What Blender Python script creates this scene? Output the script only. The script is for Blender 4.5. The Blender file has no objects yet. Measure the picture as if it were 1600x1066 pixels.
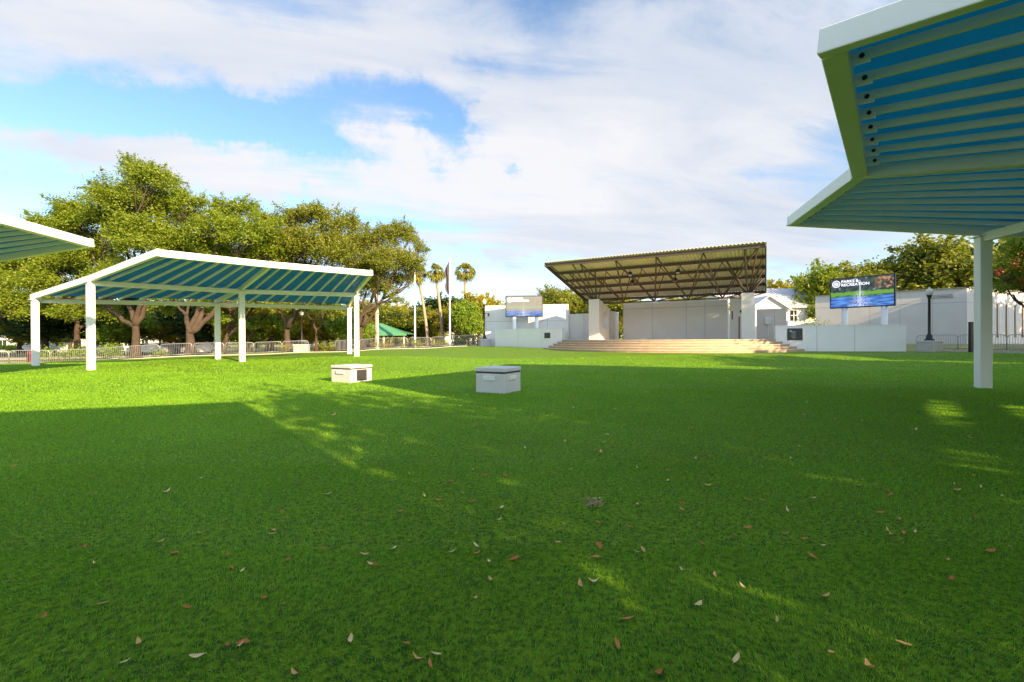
import bpy, math, random
import numpy as np
from mathutils import Vector, Matrix
rad = math.radians
SC = bpy.context.scene
COL = SC.collection
# ---------------------------------------------------------------- camera
EYE = 1.4
F = 711.1
cam = bpy.data.cameras.new('camera'); camo = bpy.data.objects.new('camera', cam); COL.objects.link(camo)
cam.lens = 16.0; cam.sensor_width = 36.0; cam.clip_end = 3000; cam.clip_start = 0.05
camo.matrix_world = Matrix.Translation((0, 0, EYE)) @ Matrix.Rotation(rad(90 - 0.24), 4, 'X') @ Matrix.Rotation(rad(-0.25), 4, 'Z')
SC.camera = camo
SC.render.resolution_x = 1024; SC.render.resolution_y = 682
SC.view_settings.view_transform = 'Standard'; SC.view_settings.look = 'None'
SC.view_settings.exposure = 1.45; SC.view_settings.gamma = 1.0
# ---------------------------------------------------------------- sun + sky
SUN_EL = 21.0
sdir = Vector((0.67, -0.74, 0)).normalized() * math.cos(rad(SUN_EL)) + Vector((0, 0, math.sin(rad(SUN_EL))))
sl = bpy.data.lights.new('sun', 'SUN'); sl.energy = 5.0; sl.angle = rad(0.55); sl.color = (1.0, 0.72, 0.38)
so = bpy.data.objects.new('sun', sl); COL.objects.link(so)
so.rotation_euler = sdir.to_track_quat('Z', 'Y').to_euler(); so.location = (30, -40, 40)

W = bpy.data.worlds.new('World'); SC.world = W; W.use_nodes = True
wt = W.node_tree; wn = wt.nodes; wl = wt.links; wn.clear()
def N(t, **k):
    n = wn.new(t)
    for a, b in k.items(): setattr(n, a, b)
    return n
def M_(op, a, b=None, c=None, clamp=False):
    n = N('ShaderNodeMath', operation=op); n.use_clamp = clamp
    for i, v in enumerate((a, b, c)):
        if v is None: continue
        if isinstance(v, (int, float)): n.inputs[i].default_value = v
        else: wl.new(v, n.inputs[i])
    return n.outputs[0]
out = N('ShaderNodeOutputWorld'); bg = N('ShaderNodeBackground'); bg.inputs[1].default_value = 0.068
sky = N('ShaderNodeTexSky'); sky.sky_type = 'NISHITA'; sky.sun_disc = False
sky.sun_elevation = rad(SUN_EL); sky.sun_rotation = math.atan2(0.67, -0.74)
sky.air_density = 1.0; sky.dust_density = 0.25; sky.ozone_density = 1.6
hs = N('ShaderNodeHueSaturation'); hs.inputs['Saturation'].default_value = 1.12; hs.inputs['Value'].default_value = 1.5
wl.new(sky.outputs[0], hs.inputs['Color'])
tc = N('ShaderNodeTexCoord'); sp = N('ShaderNodeSeparateXYZ'); wl.new(tc.outputs['Generated'], sp.inputs[0])
X, Y, Z = sp.outputs
zz = M_('ADD', M_('MAXIMUM', Z, 0.0), 0.13)
cx = M_('DIVIDE', X, zz); cy = M_('DIVIDE', Y, zz)
def comb(a, b, c=0.0):
    n = N('ShaderNodeCombineXYZ')
    for i, v in enumerate((a, b, c)):
        if isinstance(v, (int, float)): n.inputs[i].default_value = v
        else: wl.new(v, n.inputs[i])
    return n.outputs[0]
def noise(vec, scale, detail, rough=0.55, dist=0.0):
    n = N('ShaderNodeTexNoise'); n.inputs['Scale'].default_value = scale; n.inputs['Detail'].default_value = detail
    n.inputs['Roughness'].default_value = rough; n.inputs['Distortion'].default_value = dist
    wl.new(vec, n.inputs['Vector']); return n.outputs['Fac']
# wind-drawn coordinates: streaks run left-right across the view
rx = M_('ADD', M_('MULTIPLY', cx, 0.80), M_('MULTIPLY', cy, 0.35))
ry = M_('SUBTRACT', M_('MULTIPLY', cy, 1.30), M_('MULTIPLY', cx, 0.30))
pv = comb(rx, ry, 3.7)
n1 = noise(pv, 0.75, 9, 0.58, 0.35)
n2 = noise(comb(M_('MULTIPLY', rx, 0.5), ry, 9.1), 2.6, 8, 0.62, 0.5)
n3 = noise(comb(M_('MULTIPLY', rx, 0.45), M_('MULTIPLY', ry, 1.0), 1.3), 1.15, 8, 0.55, 0.8)
yy = M_('MAXIMUM', Y, 0.05)
wrp = M_('MULTIPLY', M_('SUBTRACT', noise(tc.outputs['Generated'], 5.0, 9, 0.68), 0.5), 0.34)
wrp2 = M_('MULTIPLY', M_('SUBTRACT', noise(comb(Y, X, Z), 7.0, 9, 0.68), 0.5), 0.20)
A = M_('ADD', M_('DIVIDE', X, yy), wrp); B = M_('ADD', M_('DIVIDE', Z, yy), wrp2)
def blob(px, py, rxp, ryp, w, ang=0.0):
    a0 = (px - 800) / F; b0 = (530 - py) / F
    da = M_('SUBTRACT', A, a0); db = M_('SUBTRACT', B, b0)
    ca, sa = math.cos(rad(ang)), math.sin(rad(ang))
    u = M_('ADD', M_('MULTIPLY', da, ca), M_('MULTIPLY', db, sa))
    v = M_('SUBTRACT', M_('MULTIPLY', db, ca), M_('MULTIPLY', da, sa))
    q = M_('ADD', M_('POWER', M_('ABSOLUTE', M_('DIVIDE', u, rxp / F)), 2.0), M_('POWER', M_('ABSOLUTE', M_('DIVIDE', v, ryp / F)), 2.0))
    return M_('MULTIPLY', M_('EXPONENT', M_('MULTIPLY', q, -1.0)), w)
acc = 0.03
for b in [(90, 160, 190, 36, -.50, -3), (360, 175, 200, 38, -.52, -4), (590, 150, 90, 42, -.34, -10), (470, 225, 120, 20, -.3, -12),
          (20, 300, 190, 30, -.34, -10), (690, 205, 45, 55, -.42, 30), (742, 100, 45, 45, -.2, 40), (806, 272, 22, 14, -.3, 0),
          (700, 30, 60, 25, -.14, 0), (870, 50, 50, 50, -.1, 0), (740, 445, 110, 28, -.2, 0), (1120, 385, 60, 8, -.1, 5),
          (300, 62, 380, 48, .26, -8), (250, 240, 260, 26, .28, -8), (430, 290, 170, 16, .2, -10), (590, 210, 55, 55, .26, -30),
          (650, 275, 120, 26, .2, -8), (1000, 240, 300, 130, .3, 10), (1260, 100, 260, 150, .3, 0), (770, 158, 70, 14, .26, 8),
          (243, 166, 20, 8, .22, 5), (690, 40, 130, 70, .32, 0), (930, 60, 170, 70, .14, 0), (1150, 340, 260, 40, .12, 0), (960, 380, 500, 40, .16, 0)]:
    acc = M_('ADD', blob(*b), acc)
dens = M_('ADD', M_('ADD', M_('MULTIPLY', M_('SUBTRACT', n1, 0.5), 1.25), M_('MULTIPLY', M_('SUBTRACT', n2, 0.5), 0.95)), M_('MULTIPLY', acc, 1.15))
mr = N('ShaderNodeMapRange'); mr.interpolation_type = 'SMOOTHSTEP'
wl.new(dens, mr.inputs[0]); mr.inputs[1].default_value = -0.15; mr.inputs[2].default_value = 0.33
mr.inputs[3].default_value = 0.03; mr.inputs[4].default_value = 0.97
cr = N('ShaderNodeMapRange'); wl.new(M_('ADD', M_('ADD', M_('MULTIPLY', n3, 1.0), M_('MULTIPLY', n2, 0.45)), M_('ADD', blob(1000, 250, 260, 70, .16), M_('ADD', blob(640, 260, 170, 60, .16), blob(1250, 60, 330, 130, -.14)))), cr.inputs[0])
cr.inputs[1].default_value = 0.58; cr.inputs[2].default_value = 0.95
cmix = N('ShaderNodeMix'); cmix.data_type = 'RGBA'
wl.new(cr.outputs[0], cmix.inputs['Factor'])
cmix.inputs['A'].default_value = (3.75, 4.2, 4.95, 1); cmix.inputs['B'].default_value = (5.5, 5.45, 5.6, 1)
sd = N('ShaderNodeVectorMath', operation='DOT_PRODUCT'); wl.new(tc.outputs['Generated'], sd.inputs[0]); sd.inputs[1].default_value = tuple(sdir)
glow = M_('ADD', 0.93, M_('MULTIPLY', M_('POWER', M_('MAXIMUM', sd.outputs['Value'], 0.0), 1.2), 4.4))  # clouds brightened toward the sun, added to lift ambient light in the shade
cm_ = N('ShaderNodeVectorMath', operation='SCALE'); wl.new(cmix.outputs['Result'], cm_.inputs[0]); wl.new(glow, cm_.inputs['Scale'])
smix = N('ShaderNodeMix'); smix.data_type = 'RGBA'
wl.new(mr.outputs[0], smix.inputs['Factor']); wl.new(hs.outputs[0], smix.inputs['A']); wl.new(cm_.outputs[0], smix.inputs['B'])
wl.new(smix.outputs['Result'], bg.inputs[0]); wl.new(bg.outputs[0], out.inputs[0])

# ---------------------------------------------------------------- helpers
def yh(px): return 530 + (800 - px) * 0.0044
def at(px, py, D):                       # pixel + depth -> world
    return Vector(((px - 800) / F * D, D, EYE + (yh(px) - py) / F * D))
def atz(px, py, z):                      # pixel + height -> world
    return at(px, py, (z - EYE) * F / (yh(px) - py))
CP = np.array([(0,0,0),(-10,10,0),(10,10,0),(0,13,0),(-6,15,0),(-19.6,21.2,.03),(-25.7,24.6,.08),(-14.6,24.6,.20),(-18.2,28,.28),(-9.2,26.9,.40),(-10.7,31,.44),
  (13.4,13,0),(19.4,33.5,.41),(27.3,31.5,.40),(4.6,41.75,.50),(-1.8,47,.63),(10.4,29.6,.40),(5,33,.42),(17,29,.38),(-37,36,-.45),(-45,30,-.5),(-30,33,-.05),(-24.8,41,.05),(-18.6,44,.2),(-10.3,46,.45),
  (-4,47.4,.68),(28.7,30,.43),(33,24,.35),(42,42,.8),(-40,60,-.4),(0,80,.9),(60,80,1.0),(-80,80,-.4),(-80,30,-.5),(-40,-20,0),(30,-20,0),(50,10,.2),(80,30,.5),(0,-60,0),(60,-50,0),
  (-60,-50,-.2),(0,300,.9),(-200,200,0),(200,200,1),(-200,-200,0),(200,-200,.3),(10,20,.1),(0,22,.12),(20,22,.15)], float)
def g(x, y):
    d2 = (CP[:, 0] - x) ** 2 + (CP[:, 1] - y) ** 2 + 2.0
    w = 1.0 / d2 ** 1.7
    return float((w * CP[:, 2]).sum() / w.sum())

def setlab(o, label=None, cat=None, group=None, kind=None):
    if label: o['label'] = label
    if cat: o['category'] = cat
    if group: o['group'] = group
    if kind: o['kind'] = kind
    return o
def empty(name, loc, rz=0.0, label=None, cat=None, group=None):
    o = bpy.data.objects.new(name, None); COL.objects.link(o); o.location = loc; o.rotation_euler = (0, 0, rz)
    o.empty_display_size = 0.2
    return setlab(o, label, cat, group)
def copy_tree(o, parent=None):
    c = o.copy(); COL.objects.link(c)
    if parent: c.parent = parent
    for ch in [k for k in list(o.children)]: copy_tree(ch, c)
    return c

class MB:
    def __init__(s): s.v = []; s.f = []; s.smooth = False
    def add(s, vs, fs):
        n = len(s.v); s.v += [tuple(v) for v in vs]; s.f += [tuple(i + n for i in f) for f in fs]; return s
    def box(s, c, d, rz=0.0):
        cx, cy, cz = c; dx, dy, dz = d[0] / 2, d[1] / 2, d[2] / 2
        ca, sa = math.cos(rz), math.sin(rz); vs = []
        for k in (-1, 1):
            for (i, j) in ((-1, -1), (1, -1), (1, 1), (-1, 1)):
                x, y = i * dx, j * dy
                vs.append((cx + x * ca - y * sa, cy + x * sa + y * ca, cz + k * dz))
        return s.add(vs, [(3, 2, 1, 0), (4, 5, 6, 7), (0, 1, 5, 4), (1, 2, 6, 5), (2, 3, 7, 6), (3, 0, 4, 7)])
    def beam(s, p0, p1, w, h, drop=True):
        """rectangular bar; p0,p1 lie on its top centre line when drop"""
        p0, p1 = Vector(p0), Vector(p1); d = (p1 - p0).normalized()
        sd = d.cross(Vector((0, 0, 1)))
        if sd.length < 1e-4: sd = Vector((1, 0, 0))
        sd.normalize(); up = sd.cross(d).normalized()
        a, b = (-h, 0) if drop else (-h / 2, h / 2)
        vs = []
        for p in (p0, p1):
            for (i, k) in ((-1, a), (1, a), (1, b), (-1, b)): vs.append(p + sd * (i * w / 2) + up * k)
        return s.add(vs, [(0, 1, 2, 3), (7, 6, 5, 4), (0, 4, 5, 1), (1, 5, 6, 2), (2, 6, 7, 3), (3, 7, 4, 0)])
    def tube(s, pts, rs, seg=8, cap=True):
        pts = [Vector(p) for p in pts]
        if isinstance(rs, (int, float)): rs = [rs] * len(pts)
        vs = []; fs = []; ref = None
        for i, p in enumerate(pts):
            d = (pts[min(i + 1, len(pts) - 1)] - pts[max(i - 1, 0)]).normalized()
            if ref is None: ref = Vector((1, 0, 0)) if abs(d.x) < .9 else Vector((0, 1, 0))
            a = (ref - d * ref.dot(d)).normalized(); ref = a; b = d.cross(a)
            for k in range(seg):
                t = 2 * math.pi * k / seg
                vs.append(p + (a * math.cos(t) + b * math.sin(t)) * rs[i])
        for i in range(len(pts) - 1):
            for k in range(seg):
                k2 = (k + 1) % seg
                fs.append((i * seg + k, i * seg + k2, (i + 1) * seg + k2, (i + 1) * seg + k))
        if cap:
            fs.append(tuple(range(seg))[::-1]); fs.append(tuple((len(pts) - 1) * seg + k for k in range(seg)))
        return s.add(vs, fs)
    def lathe(s, prof, c=(0, 0, 0), seg=16):
        vs = []; fs = []
        for (r, z) in prof:
            for k in range(seg):
                t = 2 * math.pi * k / seg; vs.append((c[0] + r * math.cos(t), c[1] + r * math.sin(t), c[2] + z))
        for i in range(len(prof) - 1):
            for k in range(seg):
                k2 = (k + 1) % seg; fs.append((i * seg + k, i * seg + k2, (i + 1) * seg + k2, (i + 1) * seg + k))
        fs.append(tuple(range(seg))[::-1]); fs.append(tuple((len(prof) - 1) * seg + k for k in range(seg)))
        return s.add(vs, fs)
    def prism(s, poly, z0, z1):
        n = len(poly); zt = z1 if hasattr(z1, '__len__') else [z1] * n
        vs = [(x, y, z0) for x, y in poly] + [(p[0], p[1], zt[i]) for i, p in enumerate(poly)]
        fs = [tuple(range(n))[::-1], tuple(range(n, 2 * n))] + [(i, (i + 1) % n, n + (i + 1) % n, n + i) for i in range(n)]
        return s.add(vs, fs)
    def build(s, name, m, parent=None, smooth=False, bevel=0.0, local=None):
        me = bpy.data.meshes.new(name); vs = s.v
        if local is not None:
            L = Matrix(local).inverted(); vs = [tuple(L @ Vector(v)) for v in vs]
        me.from_pydata(vs, [], s.f); me.update()
        o = bpy.data.objects.new(name, me); COL.objects.link(o)
        if m: me.materials.append(m)
        if smooth:
            me.polygons.foreach_set('use_smooth', [True] * len(me.polygons))
        if bevel:
            md = o.modifiers.new('bevel', 'BEVEL'); md.width = bevel; md.segments = 2; md.limit_method = 'ANGLE'
        if parent is not None: o.parent = parent
        return o

def mat(name, col, rough=0.6, col2=None, scale=4.0, amt=1.0, bump=0.0, bscale=30.0, metal=0.0, spec=0.5, trans=None, island=0.0, island2=None, stretch=None, detail=6, emit=None):
    m = bpy.data.materials.new(name); m.use_nodes = True; t = m.node_tree; n = t.nodes; l = t.links
    p = n['Principled BSDF']; p.inputs['Roughness'].default_value = rough; p.inputs['Metallic'].default_value = metal
    p.inputs['Specular IOR Level'].default_value = spec
    src = None
    if col2 is not None:
        co = n.new('ShaderNodeTexCoord'); vec = co.outputs['Object']
        if stretch:
            mp = n.new('ShaderNodeMapping'); mp.inputs['Scale'].default_value = stretch; l.new(vec, mp.inputs[0]); vec = mp.outputs[0]
        nz = n.new('ShaderNodeTexNoise'); nz.inputs['Scale'].default_value = scale; nz.inputs['Detail'].default_value = detail; nz.inputs['Roughness'].default_value = .62
        l.new(vec, nz.inputs['Vector'])
        rm = n.new('ShaderNodeMapRange'); rm.inputs[1].default_value = 0.5 - 0.28 / max(amt, .01); rm.inputs[2].default_value = 0.5 + 0.28 / max(amt, .01)
        l.new(nz.outputs['Fac'], rm.inputs[0])
        mx = n.new('ShaderNodeMix'); mx.data_type = 'RGBA'; l.new(rm.outputs[0], mx.inputs['Factor'])
        mx.inputs['A'].default_value = (*col, 1); mx.inputs['B'].default_value = (*col2, 1); src = mx.outputs['Result']
    if island:
        ge = n.new('ShaderNodeNewGeometry'); m2 = n.new('ShaderNodeMix'); m2.data_type = 'RGBA'
        mu = n.new('ShaderNodeMath'); mu.operation = 'MULTIPLY'; mu.inputs[1].default_value = island
        l.new(ge.outputs['Random Per Island'], mu.inputs[0]); l.new(mu.outputs[0], m2.inputs['Factor'])
        if src: l.new(src, m2.inputs['A'])
        else: m2.inputs['A'].default_value = (*col, 1)
        m2.inputs['B'].default_value = (*island2, 1); src = m2.outputs['Result']
    if src: l.new(src, p.inputs['Base Color'])
    else: p.inputs['Base Color'].default_value = (*col, 1)
    if bump:
        co = n.new('ShaderNodeTexCoord'); nz = n.new('ShaderNodeTexNoise'); nz.inputs['Scale'].default_value = bscale; nz.inputs['Detail'].default_value = 5
        l.new(co.outputs['Object'], nz.inputs['Vector']); b = n.new('ShaderNodeBump'); b.inputs['Strength'].default_value = bump; b.inputs['Distance'].default_value = 0.02
        l.new(nz.outputs['Fac'], b.inputs['Height']); l.new(b.outputs[0], p.inputs['Normal'])
    if trans is not None:
        tr = n.new('ShaderNodeBsdfTranslucent'); tint, fac = trans
        if src:
            mm = n.new('ShaderNodeMix'); mm.data_type = 'RGBA'; mm.blend_type = 'MULTIPLY'; mm.inputs['Factor'].default_value = 1
            l.new(src, mm.inputs['A']); mm.inputs['B'].default_value = (*tint, 1); l.new(mm.outputs['Result'], tr.inputs[0])
        else: tr.inputs[0].default_value = (*[a * b for a, b in zip(col, tint)], 1)
        ms = n.new('ShaderNodeMixShader'); ms.inputs[0].default_value = fac
        l.new(p.outputs[0], ms.inputs[1]); l.new(tr.outputs[0], ms.inputs[2]); l.new(ms.outputs[0], n['Material Output'].inputs[0])
    if emit:
        p.inputs['Emission Color'].default_value = (*emit[0], 1); p.inputs['Emission Strength'].default_value = emit[1]
    return m

MT = {}
MT['white'] = mat('white_paint', (.88, .88, .86), .38, (.82, .83, .81), 1.5, .8, .05, 60)
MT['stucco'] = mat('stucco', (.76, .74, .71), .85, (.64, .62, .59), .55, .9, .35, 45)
MT['stucco2'] = mat('stucco_warm', (.60, .54, .47), .85, (.50, .45, .39), .7, .9, .35, 45)
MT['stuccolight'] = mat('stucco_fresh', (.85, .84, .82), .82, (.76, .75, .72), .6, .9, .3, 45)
MT['joint'] = mat('joint', (.30, .29, .28), .9)
MT['blue'] = mat('blue_sheet', (.010, .21, .31), .55, (.008, .165, .26), 1.2, 1, 0, trans=((1.3, 1.7, 1.8), .45), stretch=(1, 1, 1))
MT['step'] = mat('step_stone', (.52, .40, .27), .85, (.33, .23, .15), 1.6, 1.1, .3, 20, stretch=(1, 1, 5))
MT['deck'] = mat('stage_floor', (.46, .40, .33), .7, (.34, .28, .22), .9, 1, .15, 15)
MT['steel'] = mat('brown_steel', (.085, .062, .046), .55, (.13, .085, .055), 3, 1)
MT['roofdeck'] = mat('cream_roof_sheet', (.86, .82, .66), .5, (.78, .74, .58), 1.2, 1, metal=.0)
MT['roofmetal'] = mat('white_metal_roof', (.62, .63, .66), .4, (.52, .53, .57), .7, 1)
MT['galv'] = mat('galvanised', (.42, .43, .44), .4, (.32, .33, .34), 5, 1, metal=.6)
MT['black'] = mat('black_paint', (.012, .012, .013), .4)
MT['darkgrey'] = mat('dark_panel', (.035, .037, .04), .6, (.06, .06, .062), 12, 1)
MT['concrete'] = mat('concrete', (.52, .50, .46), .9, (.40, .38, .35), 1.4, 1, .3, 30)
MT['asphalt'] = mat('asphalt', (.30, .28, .26), .95, (.22, .21, .20), .8, 1, .3, 25)
MT['globe'] = mat('lamp_glass', (.78, .76, .70), .25, trans=((1, 1, 1), .3))
MT['bark'] = mat('oak_bark', (.085, .056, .038), .95, (.032, .024, .018), 3.5, 1.1, .9, 9, stretch=(1, 1, .35))
MT['palmbark'] = mat('palm_bark', (.42, .34, .26), .95, (.26, .20, .15), 4, 1, .6, 10, stretch=(1, 1, 4))
def leafmat(nm, c1, c2, c3, fac=.35, tint=(1.5, 1.5, .7)):
    return mat(nm, c1, .5, c2, .35, 1.1, island=.75, island2=c3, spec=.4, trans=(tint, fac))
MT['oak'] = leafmat('oak_leaves', (.135, .215, .014), (.065, .120, .012), (.29, .33, .02))
MT['oak2'] = leafmat('oak_leaves_olive', (.150, .190, .020), (.075, .115, .014), (.29, .29, .03))
MT['yleaf'] = leafmat('yellow_green_leaves', (.30, .28, .015), (.17, .20, .018), (.42, .33, .03))
MT['bright'] = leafmat('bright_green_leaves', (.17, .29, .02), (.11, .19, .02), (.25, .33, .03))
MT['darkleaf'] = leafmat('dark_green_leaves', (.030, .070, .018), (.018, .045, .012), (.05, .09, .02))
MT['palmleaf'] = leafmat('palm_fronds', (.22, .25, .03), (.14, .17, .03), (.32, .28, .05), .35)
MT['red'] = mat('red_flowers', (.45, .02, .03), .6, island=.5, island2=(.6, .05, .08))
MT['orange'] = mat('orange_flowers', (.55, .16, .02), .6, island=.6, island2=(.35, .10, .02))
MT['glassdark'] = mat('dark_glass', (.02, .022, .025), .12)
MT['rust'] = mat('rust_frame', (.16, .06, .03), .6)
MT['greenroof'] = mat('green_metal_roof', (.10, .33, .17), .45, (.08, .27, .14), 1, 1)
MT['carwhite'] = mat('car_paint_white', (.75, .75, .75), .2)
MT['carsilver'] = mat('car_paint_silver', (.42, .43, .45), .25, metal=.5)
MT['rubber'] = mat('rubber', (.02, .02, .02), .8)
MT['maroon'] = mat('maroon_plastic', (.14, .015, .02), .5)
MT['lidgrey'] = mat('box_lid', (.60, .60, .59), .6, (.52, .52, .51), 3, 1, .15, 40)
MT['joint2'] = mat('brown_band', (.055, .035, .028), .8)
MT['cabinet'] = mat('box_body', (.62, .61, .585), .7, (.54, .53, .50), 2.5, 1, .2, 50)
MT['label'] = mat('cover_plate', (.74, .74, .70), .5)
MT['dryleaf'] = [mat('dry_leaf_%d' % i, c, .7, c2, 60, 1, spec=.3) for i, (c, c2) in enumerate([((.58, .24, .06), (.40, .15, .04)), ((.70, .42, .17), (.52, .28, .10)), ((.50, .17, .04), (.36, .11, .03)), ((.80, .62, .32), (.62, .44, .20))])]

# ---------------------------------------------------------------- ground
def terrain():
    ax = np.concatenate([np.linspace(-900, -100, 14), np.arange(-90, -60, 6), np.arange(-56, 64, 1.6), np.arange(66, 100, 6), np.linspace(110, 900, 14)])
    ay = np.concatenate([np.linspace(-900, -60, 12), np.arange(-52, -12, 5), np.arange(-10, 70, 1.6), np.arange(72, 120, 6), np.linspace(130, 1400, 16)])
    vs = [(x, y, g(x, y) - 0.03) for y in ay for x in ax]; nx = len(ax)
    fs = [(j * nx + i, j * nx + i + 1, (j + 1) * nx + i + 1, (j + 1) * nx + i) for j in range(len(ay) - 1) for i in range(nx - 1)]
    m = mat('park_ground', (.17, .21, .035), .95, (.27, .235, .10), .09, 1.3, .4, 6, detail=10)
    o = MB().add(vs, fs).build('ground', m, smooth=True); setlab(o, kind='structure')
terrain()
TURF = [(29.4, 26), (33, 14), (34, -12), (12, -24), (-20, -20), (-38, -2), (-43, 18), (-42, 31), (-33, 37), (-25, 40.8), (-18.6, 43.8), (-10.3, 45.9), (-4, 47.0), (-1.6, 47.6), (6, 44), (16, 39), (25, 36), (28.5, 31.2)]
def resample(poly, step):
    out_ = []
    for i in range(len(poly)):
        a = Vector(poly[i]); b = Vector(poly[(i + 1) % len(poly)]); n = max(1, int((b - a).length / step))
        for k in range(n): out_.append(tuple(a.lerp(b, k / n)))
    return out_
TP = resample(TURF, 1.2); TC = Vector((2, 16))
def turfmat():
    m = bpy.data.materials.new('artificial_turf'); m.use_nodes = True; t = m.node_tree; n = t.nodes; l = t.links; p = n['Principled BSDF']
    co = n.new('ShaderNodeTexCoord')
    def nz(s, d=5, r=.6):
        q = n.new('ShaderNodeTexNoise'); q.inputs['Scale'].default_value = s; q.inputs['Detail'].default_value = d; q.inputs['Roughness'].default_value = r
        l.new(co.outputs['Object'], q.inputs['Vector']); return q.outputs['Fac']
    def mix(f, a, b, lo, hi):
        r = n.new('ShaderNodeMapRange'); r.inputs[1].default_value = lo; r.inputs[2].default_value = hi; l.new(f, r.inputs[0])
        x = n.new('ShaderNodeMix'); x.data_type = 'RGBA'; l.new(r.outputs[0], x.inputs['Factor'])
        for k, v in (('A', a), ('B', b)):
            if isinstance(v, tuple): x.inputs[k].default_value = (*v, 1)
            else: l.new(v, x.inputs[k])
        return x.outputs['Result']
    c = mix(nz(.35, 6), (.190, .335, .008), (.250, .385, .010), .38, .62)
    c = mix(nz(2.6, 5, .65), c, (.115, .245, .010), .46, .70)
    c = mix(nz(16, 6, .8), c, (.070, .180, .008), .50, .68)
    c = mix(nz(30, 3, .6), (.035, .110, .006), c, .40, .60)
    c = mix(nz(52, 4, .8), c, (.26, .42, .03), .56, .80)
    l.new(c, p.inputs['Base Color']); p.inputs['Roughness'].default_value = .75; p.inputs['Specular IOR Level'].default_value = .22
    b = n.new('ShaderNodeBump'); b.inputs['Strength'].default_value = .8; b.inputs['Distance'].default_value = .03
    l.new(nz(38, 6, .8), b.inputs['Height']); l.new(b.outputs[0], p.inputs['Normal'])
    return m
MT['turf'] = turfmat()
def turf():
    rings = [0.0] + [k / 30 for k in range(1, 31)]
    vs = [(TC.x, TC.y, g(*TC) + .02)]; n = len(TP)
    for r in rings[1:]:
        for q in TP:
            x, y = TC.x + (q[0] - TC.x) * r, TC.y + (q[1] - TC.y) * r; vs.append((x, y, g(x, y) + .02))
    fs = [(0, 1 + i, 1 + (i + 1) % n) for i in range(n)]
    for k in range(29):
        for i in range(n):
            i2 = (i + 1) % n; fs.append((1 + k * n + i, 1 + (k + 1) * n + i, 1 + (k + 1) * n + i2, 1 + k * n + i2))
    setlab(MB().add(vs, fs).build('turf_lawn', MT['turf'], smooth=True), kind='structure')
turf()
def strip(name, pts, w, m, zoff, thick=0.0):
    mb = MB(); P = [Vector(p) for p in pts]; L = []; R = []
    for i, p in enumerate(P):
        d = (P[min(i + 1, len(P) - 1)] - P[max(i - 1, 0)]).normalized(); nn = Vector((-d.y, d.x))
        L.append(p + nn * w / 2); R.append(p - nn * w / 2)
    vs = [(q.x, q.y, g(q.x, q.y) + zoff) for q in L] + [(q.x, q.y, g(q.x, q.y) + zoff) for q in R]; n = len(P)
    fs = [(n + i, n + i + 1, i + 1, i) for i in range(n - 1)]
    if thick:
        vs += [(v[0], v[1], v[2] - thick) for v in vs]
        fs += [(i, i + 1, 2 * n + i + 1, 2 * n + i) for i in range(n - 1)] + [(n + i + 1, n + i, 3 * n + i, 3 * n + i + 1) for i in range(n - 1)]
        fs += [(n, 0, 2 * n, 3 * n), (n - 1, 2 * n - 1, 4 * n - 1, 3 * n - 1)]
    o = mb.add(vs, fs).build(name, m); return setlab(o, kind='structure')
def line(pts, step=1.2):
    o = []
    for a, b in zip(pts[:-1], pts[1:]):
        a, b = Vector(a), Vector(b); n = max(1, int((b - a).length / step))
        o += [tuple(a.lerp(b, k / n)) for k in range(n)]
    return o + [tuple(pts[-1])]
EDGE_L = [(-43, 31), (-33, 37), (-25, 40.8), (-18.6, 43.8), (-10.3, 45.9), (-4, 47.1), (-2.0, 47.6)]
strip('kerb_edging', line(EDGE_L), .35, MT['concrete'], .07, .15)
strip('kerb_edging', line([(28.0, 31.45), (31.0, 30.2), (33.0, 26.2), (36.5, 14), (37, 0)]), .4, MT['concrete'], .07, .15)
strip('path', line([(-75, 36), (-48, 43), (-34, 50), (-20, 56), (0, 62)]), 5.0, MT['concrete'], .02)
strip('parking_lot', line([(-90, 56), (-50, 58), (-20, 66), (0, 76)]), 9.0, MT['asphalt'], .015)
strip('path', line([(38, 22), (41, 30), (52, 36), (80, 44)]), 5.0, mat('brick_paving', (.30, .25, .23), .9, (.22, .18, .17), 3, 1), .02)

def inview(x, y, slack=0): return y > 1 and abs(x) < 1.16 * y + slack

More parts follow.
